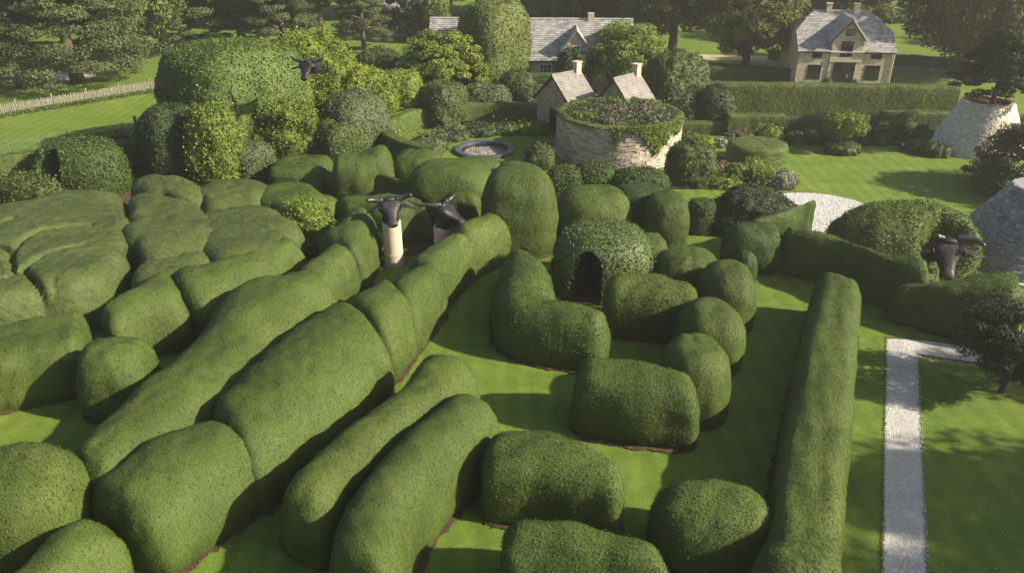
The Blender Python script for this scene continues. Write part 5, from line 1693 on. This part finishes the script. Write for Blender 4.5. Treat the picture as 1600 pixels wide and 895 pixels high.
tree('golden', g(692, 158), 'golden weeping tree in front of the barn', 1.0, 0.98, 0.5, 'golden_tree')
tree('golden2', g(978, 140), 'golden rounded tree beside the barn dormer', 1.0, 1.0, 0.9, 'golden_tree')
tree('oakdark', g(880, 66), 'dark leafy tree rising behind the barn ridge', 0.9, 0.85, 0.0)
tree('oak1', g(960, 60), 'tree behind the right part of the barn ridge', 0.9, 0.85, 1.2)
tree('oak2', g(1050, 82), 'large dense tree right of the barn', 0.92, 0.85, 2.0)
tree('oak1', g(1164, 110), 'spreading tree with a clear trunk left of the stone house', 0.82, 0.75, 0.3)
tree('oakdark', g(1290, 62), 'dark tree behind the left chimney of the stone house', 0.85, 0.65, 0.9)
tree('oak3', g(1365, 58), 'low rounded tree behind the right chimney of the stone house', 0.9, 0.62, 1.9)
tree('oakdark', g(1500, 122), 'huge dark tree filling the top right corner', 1.0, 1.0, 1.1)
tree('oakdark', g(1580, 112), 'dark tree cut by the right edge at the top', 1.05, 1.1, 2.4)
tree('conetree', (WC[0] + 0.25, WC[1]), 'dark spreading tree growing out of the white cone', 1.0, 1.0, 0.4, 'spreading_tree', z=WH - 0.25)
tree('sapling', g(1317, 236), 'leafy sapling rising from the bowl-shaped bush', 1.0, 1.08, 0.4, 'sapling', z=0.35)
tree('round', g(1563, 612), 'small dark round-headed tree on the right lawn', 1.0, 1.0, 0.3, 'round_tree')
tree('yewtree', g(1600, 300), 'feathery drooping conifer at the right edge', 1.0, 1.0, 0.2, 'conifer_tree')
rr = random.Random(5)
far = [(-60, 40), (70, 32), (150, 26), (260, 34), (345, 30), (420, 36), (500, 42), (560, 30), (610, 22), (700, 24), (760, 30), (820, 26), (900, 22), (1000, 28), (1090, 30), (1140, 18), (1210, 26), (1270, 20), (1330, 16), (1450, 24), (1540, 30), (1640, 34)]
for i, (x, y) in enumerate(far):
    k = ['oak1', 'oak2', 'oak3', 'oakdark'][i % 4]
    tree(k, g(x, y), 'one of the distant woodland trees massed along the top edge', rr.uniform(0.95, 1.25), rr.uniform(0.8, 1.05), rr.uniform(0, 6), 'woodland_tree', group='distant woodland trees')
for i in range(26):
    x = -110 + i * 9 + rr.uniform(-2, 2)
    tree(['oak1', 'oak2', 'oak3', 'oakdark'][i % 4], (x, 150 + rr.uniform(-8, 14)), 'one of the distant woodland trees massed along the top edge', 1.3, 1.1, rr.uniform(0, 6), 'woodland_tree', group='distant woodland trees')
# trees standing right of the frame, whose shade falls over the lawns
for x, y, k, s in [(24, 10.6, 'oak2', 0.72), (26.5, 7.2, 'oak1', 0.85), (25, 19.2, 'oak3', 0.6), (36, 33, 'oak3', 0.75), (60, 62, 'oak1', 0.9), (64, 80, 'oak2', 0.9), (66, 98, 'oak1', 0.9)]:
    tree(k, (x, y), 'park tree standing beyond the right edge of the picture', s, s, rr.uniform(0, 6), 'park_tree', group='park trees right of the lawns')

# ------------------------------------------------------------------ fences and small things
def paling_fence():
    A, B = g(-30, 188), g(264, 139.5)
    d = B - A
    L = float(np.linalg.norm(d)); rz = math.atan2(d[1], d[0])
    e = empty('paling_fence', (A[0], A[1], 0), rz)
    tag(e, 'pale weathered paling fence crossing the lawn below the cedar', 'fence')
    pm = MB().prism([(-0.035, -0.012, 0.03), (0.035, -0.012, 0.03), (0.035, -0.012, 0.80), (0, -0.012, 0.88), (-0.035, -0.012, 0.80)], (0, 0.024, 0)).mesh('pale', M['wood'])
    r = random.Random(2)
    n = int(L / 0.115)
    n = min(n, 290)
    for i in range(n):
        o = link('pale', pm, e, (L * i / n, 0, r.uniform(-0.03, 0.03)))
        o.rotation_euler = (r.uniform(-.03, .03), r.uniform(-.07, .07), 0)
    for z in (0.25, 0.65):
        MB().box(0, L, 0.014, 0.05, z - 0.03, z + 0.03).build('rail', M['wood'], e)
    pst = MB().box(-0.05, 0.05, 0.05, 0.15, 0, 1.05).mesh('post', M['wood'])
    for i in range(int(L / 2.4) + 1):
        link('post', pst, e, (i * 2.4, 0, 0))
    return A, B
FA, FB = paling_fence()
def tufts(name, A, B, n, mat, size, spread, label, hmax=0.3):
    P = []
    for i in range(n):
        t = random.random()
        q = A + (B - A) * t
        P.append((q[0] + random.gauss(0, spread), q[1] - 0.25 + random.gauss(0, spread), random.random() ** 2 * hmax))
    P = np.array(P)
    Nn = RNG.normal(size=P.shape) * 0.5 + np.array([0, -0.4, 0.6])
    V, F = cards(P, Nn / np.linalg.norm(Nn, axis=1)[:, None], size, 1.0, True)
    o = link(name, mk_mesh(name, V, [(F, 0, False)], [M[mat]]))
    o['kind'] = 'stuff'; o['label'] = label; o['category'] = 'grass'
tufts('rough_grass', FA, FB, 5000, 'wall_hedge', 0.10, 0.14, 'rough grass along the foot of the paling fence')

def wire_fence():
    A, B = g(-30, 252), g(248, 207)
    d = B - A
    L = float(np.linalg.norm(d)); rz = math.atan2(d[1], d[0])
    e = empty('wire_fence', (A[0], A[1], 0), rz)
    tag(e, 'low wire fence with slim metal posts along the edge of the left lawn', 'fence')
    pm = MB().box(-0.022, 0.022, -0.022, 0.022, 0, 1.0).mesh('post', M['steelpost'])
    n = int(L / 1.6)
    for i in range(n + 1):
        link('post', pm, e, (i * 1.6, 0, 0))
    for z in (0.25, 0.5, 0.75, 0.95):
        MB().tube([(0, -0.045, z), (L, -0.045, z)], [0.009, 0.009], 5).build('wire', M['steelpost'], e)
    m = MB()
    for i in range(int(L / 0.22)):
        m.tube([(i * 0.22, -0.05, 0.05), (i * 0.22, -0.05, 0.95)], [0.005, 0.005], 4, cap=False)
    o = m.build('mesh_wires', M['steelpost'], e); o['kind'] = 'stuff'
    return A, B
WA, WB = wire_fence()
tufts('weeds', WA + (WB - WA) * 0.55, WB, 1600, 'grey_leaf', 0.10, 0.12, 'weeds grown up through the wire fence', 0.7)
p = g(218, 209)
tag(MB().box(-0.07, 0.07, -0.07, 0.07, 0, 1.15).box(-0.09, 0.09, -0.09, 0.09, 1.15, 1.2).build('corner_post', M['teal'], None, (p[0], p[1] - 0.2, 0)), 'teal corner post at the end of the wire fence', 'post')
p = g(8, 82)
e = empty('lamp_post', (p[0], p[1], 0)); tag(e, 'thin dark lamp post at the top left edge', 'lamp post')
MB().tube([(0, 0, 0), (0, 0, 3.2)], [0.07, 0.05], 8).build('post', M['black'], e)
MB().lathe([(0.05, 3.2), (0.16, 3.3), (0.12, 3.6), (0.02, 3.7)], 10).build('lamp_head', M['black'], e)
shrub('clipped lollipop bush on the shaded path at the left', 24, 46, 108, 140, 'box', 'coarse', 'lollipop_bush', e1=1, e2=0.8, rough=0.02)
sheet('grey_path', gpoly([(-40, 128), (20, 120), (60, 124), (110, 130), (150, 120), (150, 114), (60, 114), (20, 112), (-40, 116)]), 0.009, M['gravel'])
p = g(1404, 112); 
tag(MB().tube([(0, 0, 0), (0.02, 0, 1.5)], [0.05, 0.04], 7).build('wooden_stake', M['wood'], None, (g(1452, 118)[0], g(1452, 118)[1], 0)), 'thin wooden stake on the grass right of the stone house', 'stake')
tag(MB().box(-0.35, 0.35, -0.08, 0.08, 0, 1.7).box(-0.4, 0.4, -0.1, 0.1, 1.7, 1.8).build('white_gate_pier', M['white'], None, (g(1027, 200)[0], g(1027, 200)[1], 0)), 'pale gate pier right of the second cottage', 'pier')

# ------------------------------------------------------------------ ragged grass along the edges of paths and beds
def edge_grass():
    P = []
    for line in ([(1385, 528), (1383, 650), (1380, 800), (1378, 925)], [(1434, 554), (1438, 650), (1443, 760), (1449, 895), (1451, 925)], [(1434, 554), (1500, 564), (1570, 574), (1680, 600)], [(1385, 528), (1440, 531), (1500, 540), (1570, 553)]):
        Q = catmull(np.array([g(*p) for p in line]), 60)
        for i in range(1100):
            k = random.random() * 58.9
            q = Q[int(k)] + (Q[int(k) + 1] - Q[int(k)]) * (k % 1)
            P.append((q[0] + random.gauss(0, 0.025), q[1] + random.gauss(0, 0.025), random.uniform(0.01, 0.03)))
    for t in np.linspace(0, 2 * math.pi, 1600):
        P.append((cc[0] + 3.0 * math.cos(t) + random.gauss(0, .04), cc[1] + 2.75 * math.sin(t) + random.gauss(0, .04), 0.02))
    for o in list(bpy.data.objects):
        if o.name.startswith('soil_bed') and len(o.data.vertices) > 24:
            V = np.array([v.co[:] for v in o.data.vertices])
            if V[:, 1].mean() > 34:
                continue
            n = len(V)
            for i in range(n):
                a_, b_ = V[i], V[(i + 1) % n]
                for q in range(int(np.linalg.norm(b_ - a_) * 26)):
                    u = random.random()
                    p = a_ + (b_ - a_) * u
                    P.append((p[0] + random.gauss(0, .035), p[1] + random.gauss(0, .035), random.uniform(0.01, 0.04)))
    P = np.array(P)
    Nn = RNG.normal(size=P.shape) * 0.25 + np.array([0.3, -0.2, 0.9])
    V, F = cards(P, Nn / np.linalg.norm(Nn, axis=1)[:, None], 0.032, 0.6, False)
    o = link('edge_grass', mk_mesh('edge_grass', V, [(F, 0, False)], [M['edge_grass']]))
    o['kind'] = 'stuff'; o['label'] = 'ragged grass along the edges of the paths and beds'; o['category'] = 'grass'
def specks():
    P = []
    for i in range(260):
        x = random.choice([random.uniform(1110, 1250), random.uniform(700, 1240), random.uniform(1440, 1600), random.uniform(300, 480)])
        y = random.uniform(440, 890)
        P.append((*g(x, y), 0.02))
    P = np.array(P)
    V, F = cards(P, np.tile([0, 0, 1.0], (len(P), 1)) + RNG.normal(size=P.shape) * 0.3, 0.035, 0.4, True)
    o = link('fallen_leaves', mk_mesh('fallen_leaves', V, [(F, 0, False)], [M['wood_chip']]))
    o['kind'] = 'stuff'; o['label'] = 'pale clippings and fallen leaves strewn over the lawn'; o['category'] = 'leaves'
M['wood_chip'] = island_mat('dry_clipping', [(0.30, 0.24, 0.12), (0.46, 0.42, 0.30), (0.20, 0.15, 0.07), (0.60, 0.58, 0.50)])
specks()
M['edge_grass'] = leaf_mat('grass_blade', (0.075, 0.120, 0.015), (0.115, 0.165, 0.022), (0.165, 0.205, 0.035), trans=0.25)
edge_grass()

# ------------------------------------------------------------------ the thin warm air over the garden
def haze():
    me = MB().box(-340, 340, -30, 620, -1.0, 20.0).mesh('haze', M['white'])
    o = link('haze', me)
    o['kind'] = 'stuff'
    m = bpy.data.materials.new('haze_air'); m.use_nodes = True
    nt = m.node_tree; nt.nodes.clear()
    out = nt.nodes.new('ShaderNodeOutputMaterial'); v = nt.nodes.new('ShaderNodeVolumePrincipled')
    v.inputs['Color'].default_value = (0.95, 0.92, 0.83, 1)
    v.inputs['Density'].default_value = HAZE
    v.inputs['Anisotropy'].default_value = 0.3
    nt.links.new(v.outputs[0], out.inputs['Volume'])
    me.materials.clear(); me.materials.append(m)
HAZE = 0.0008
haze()
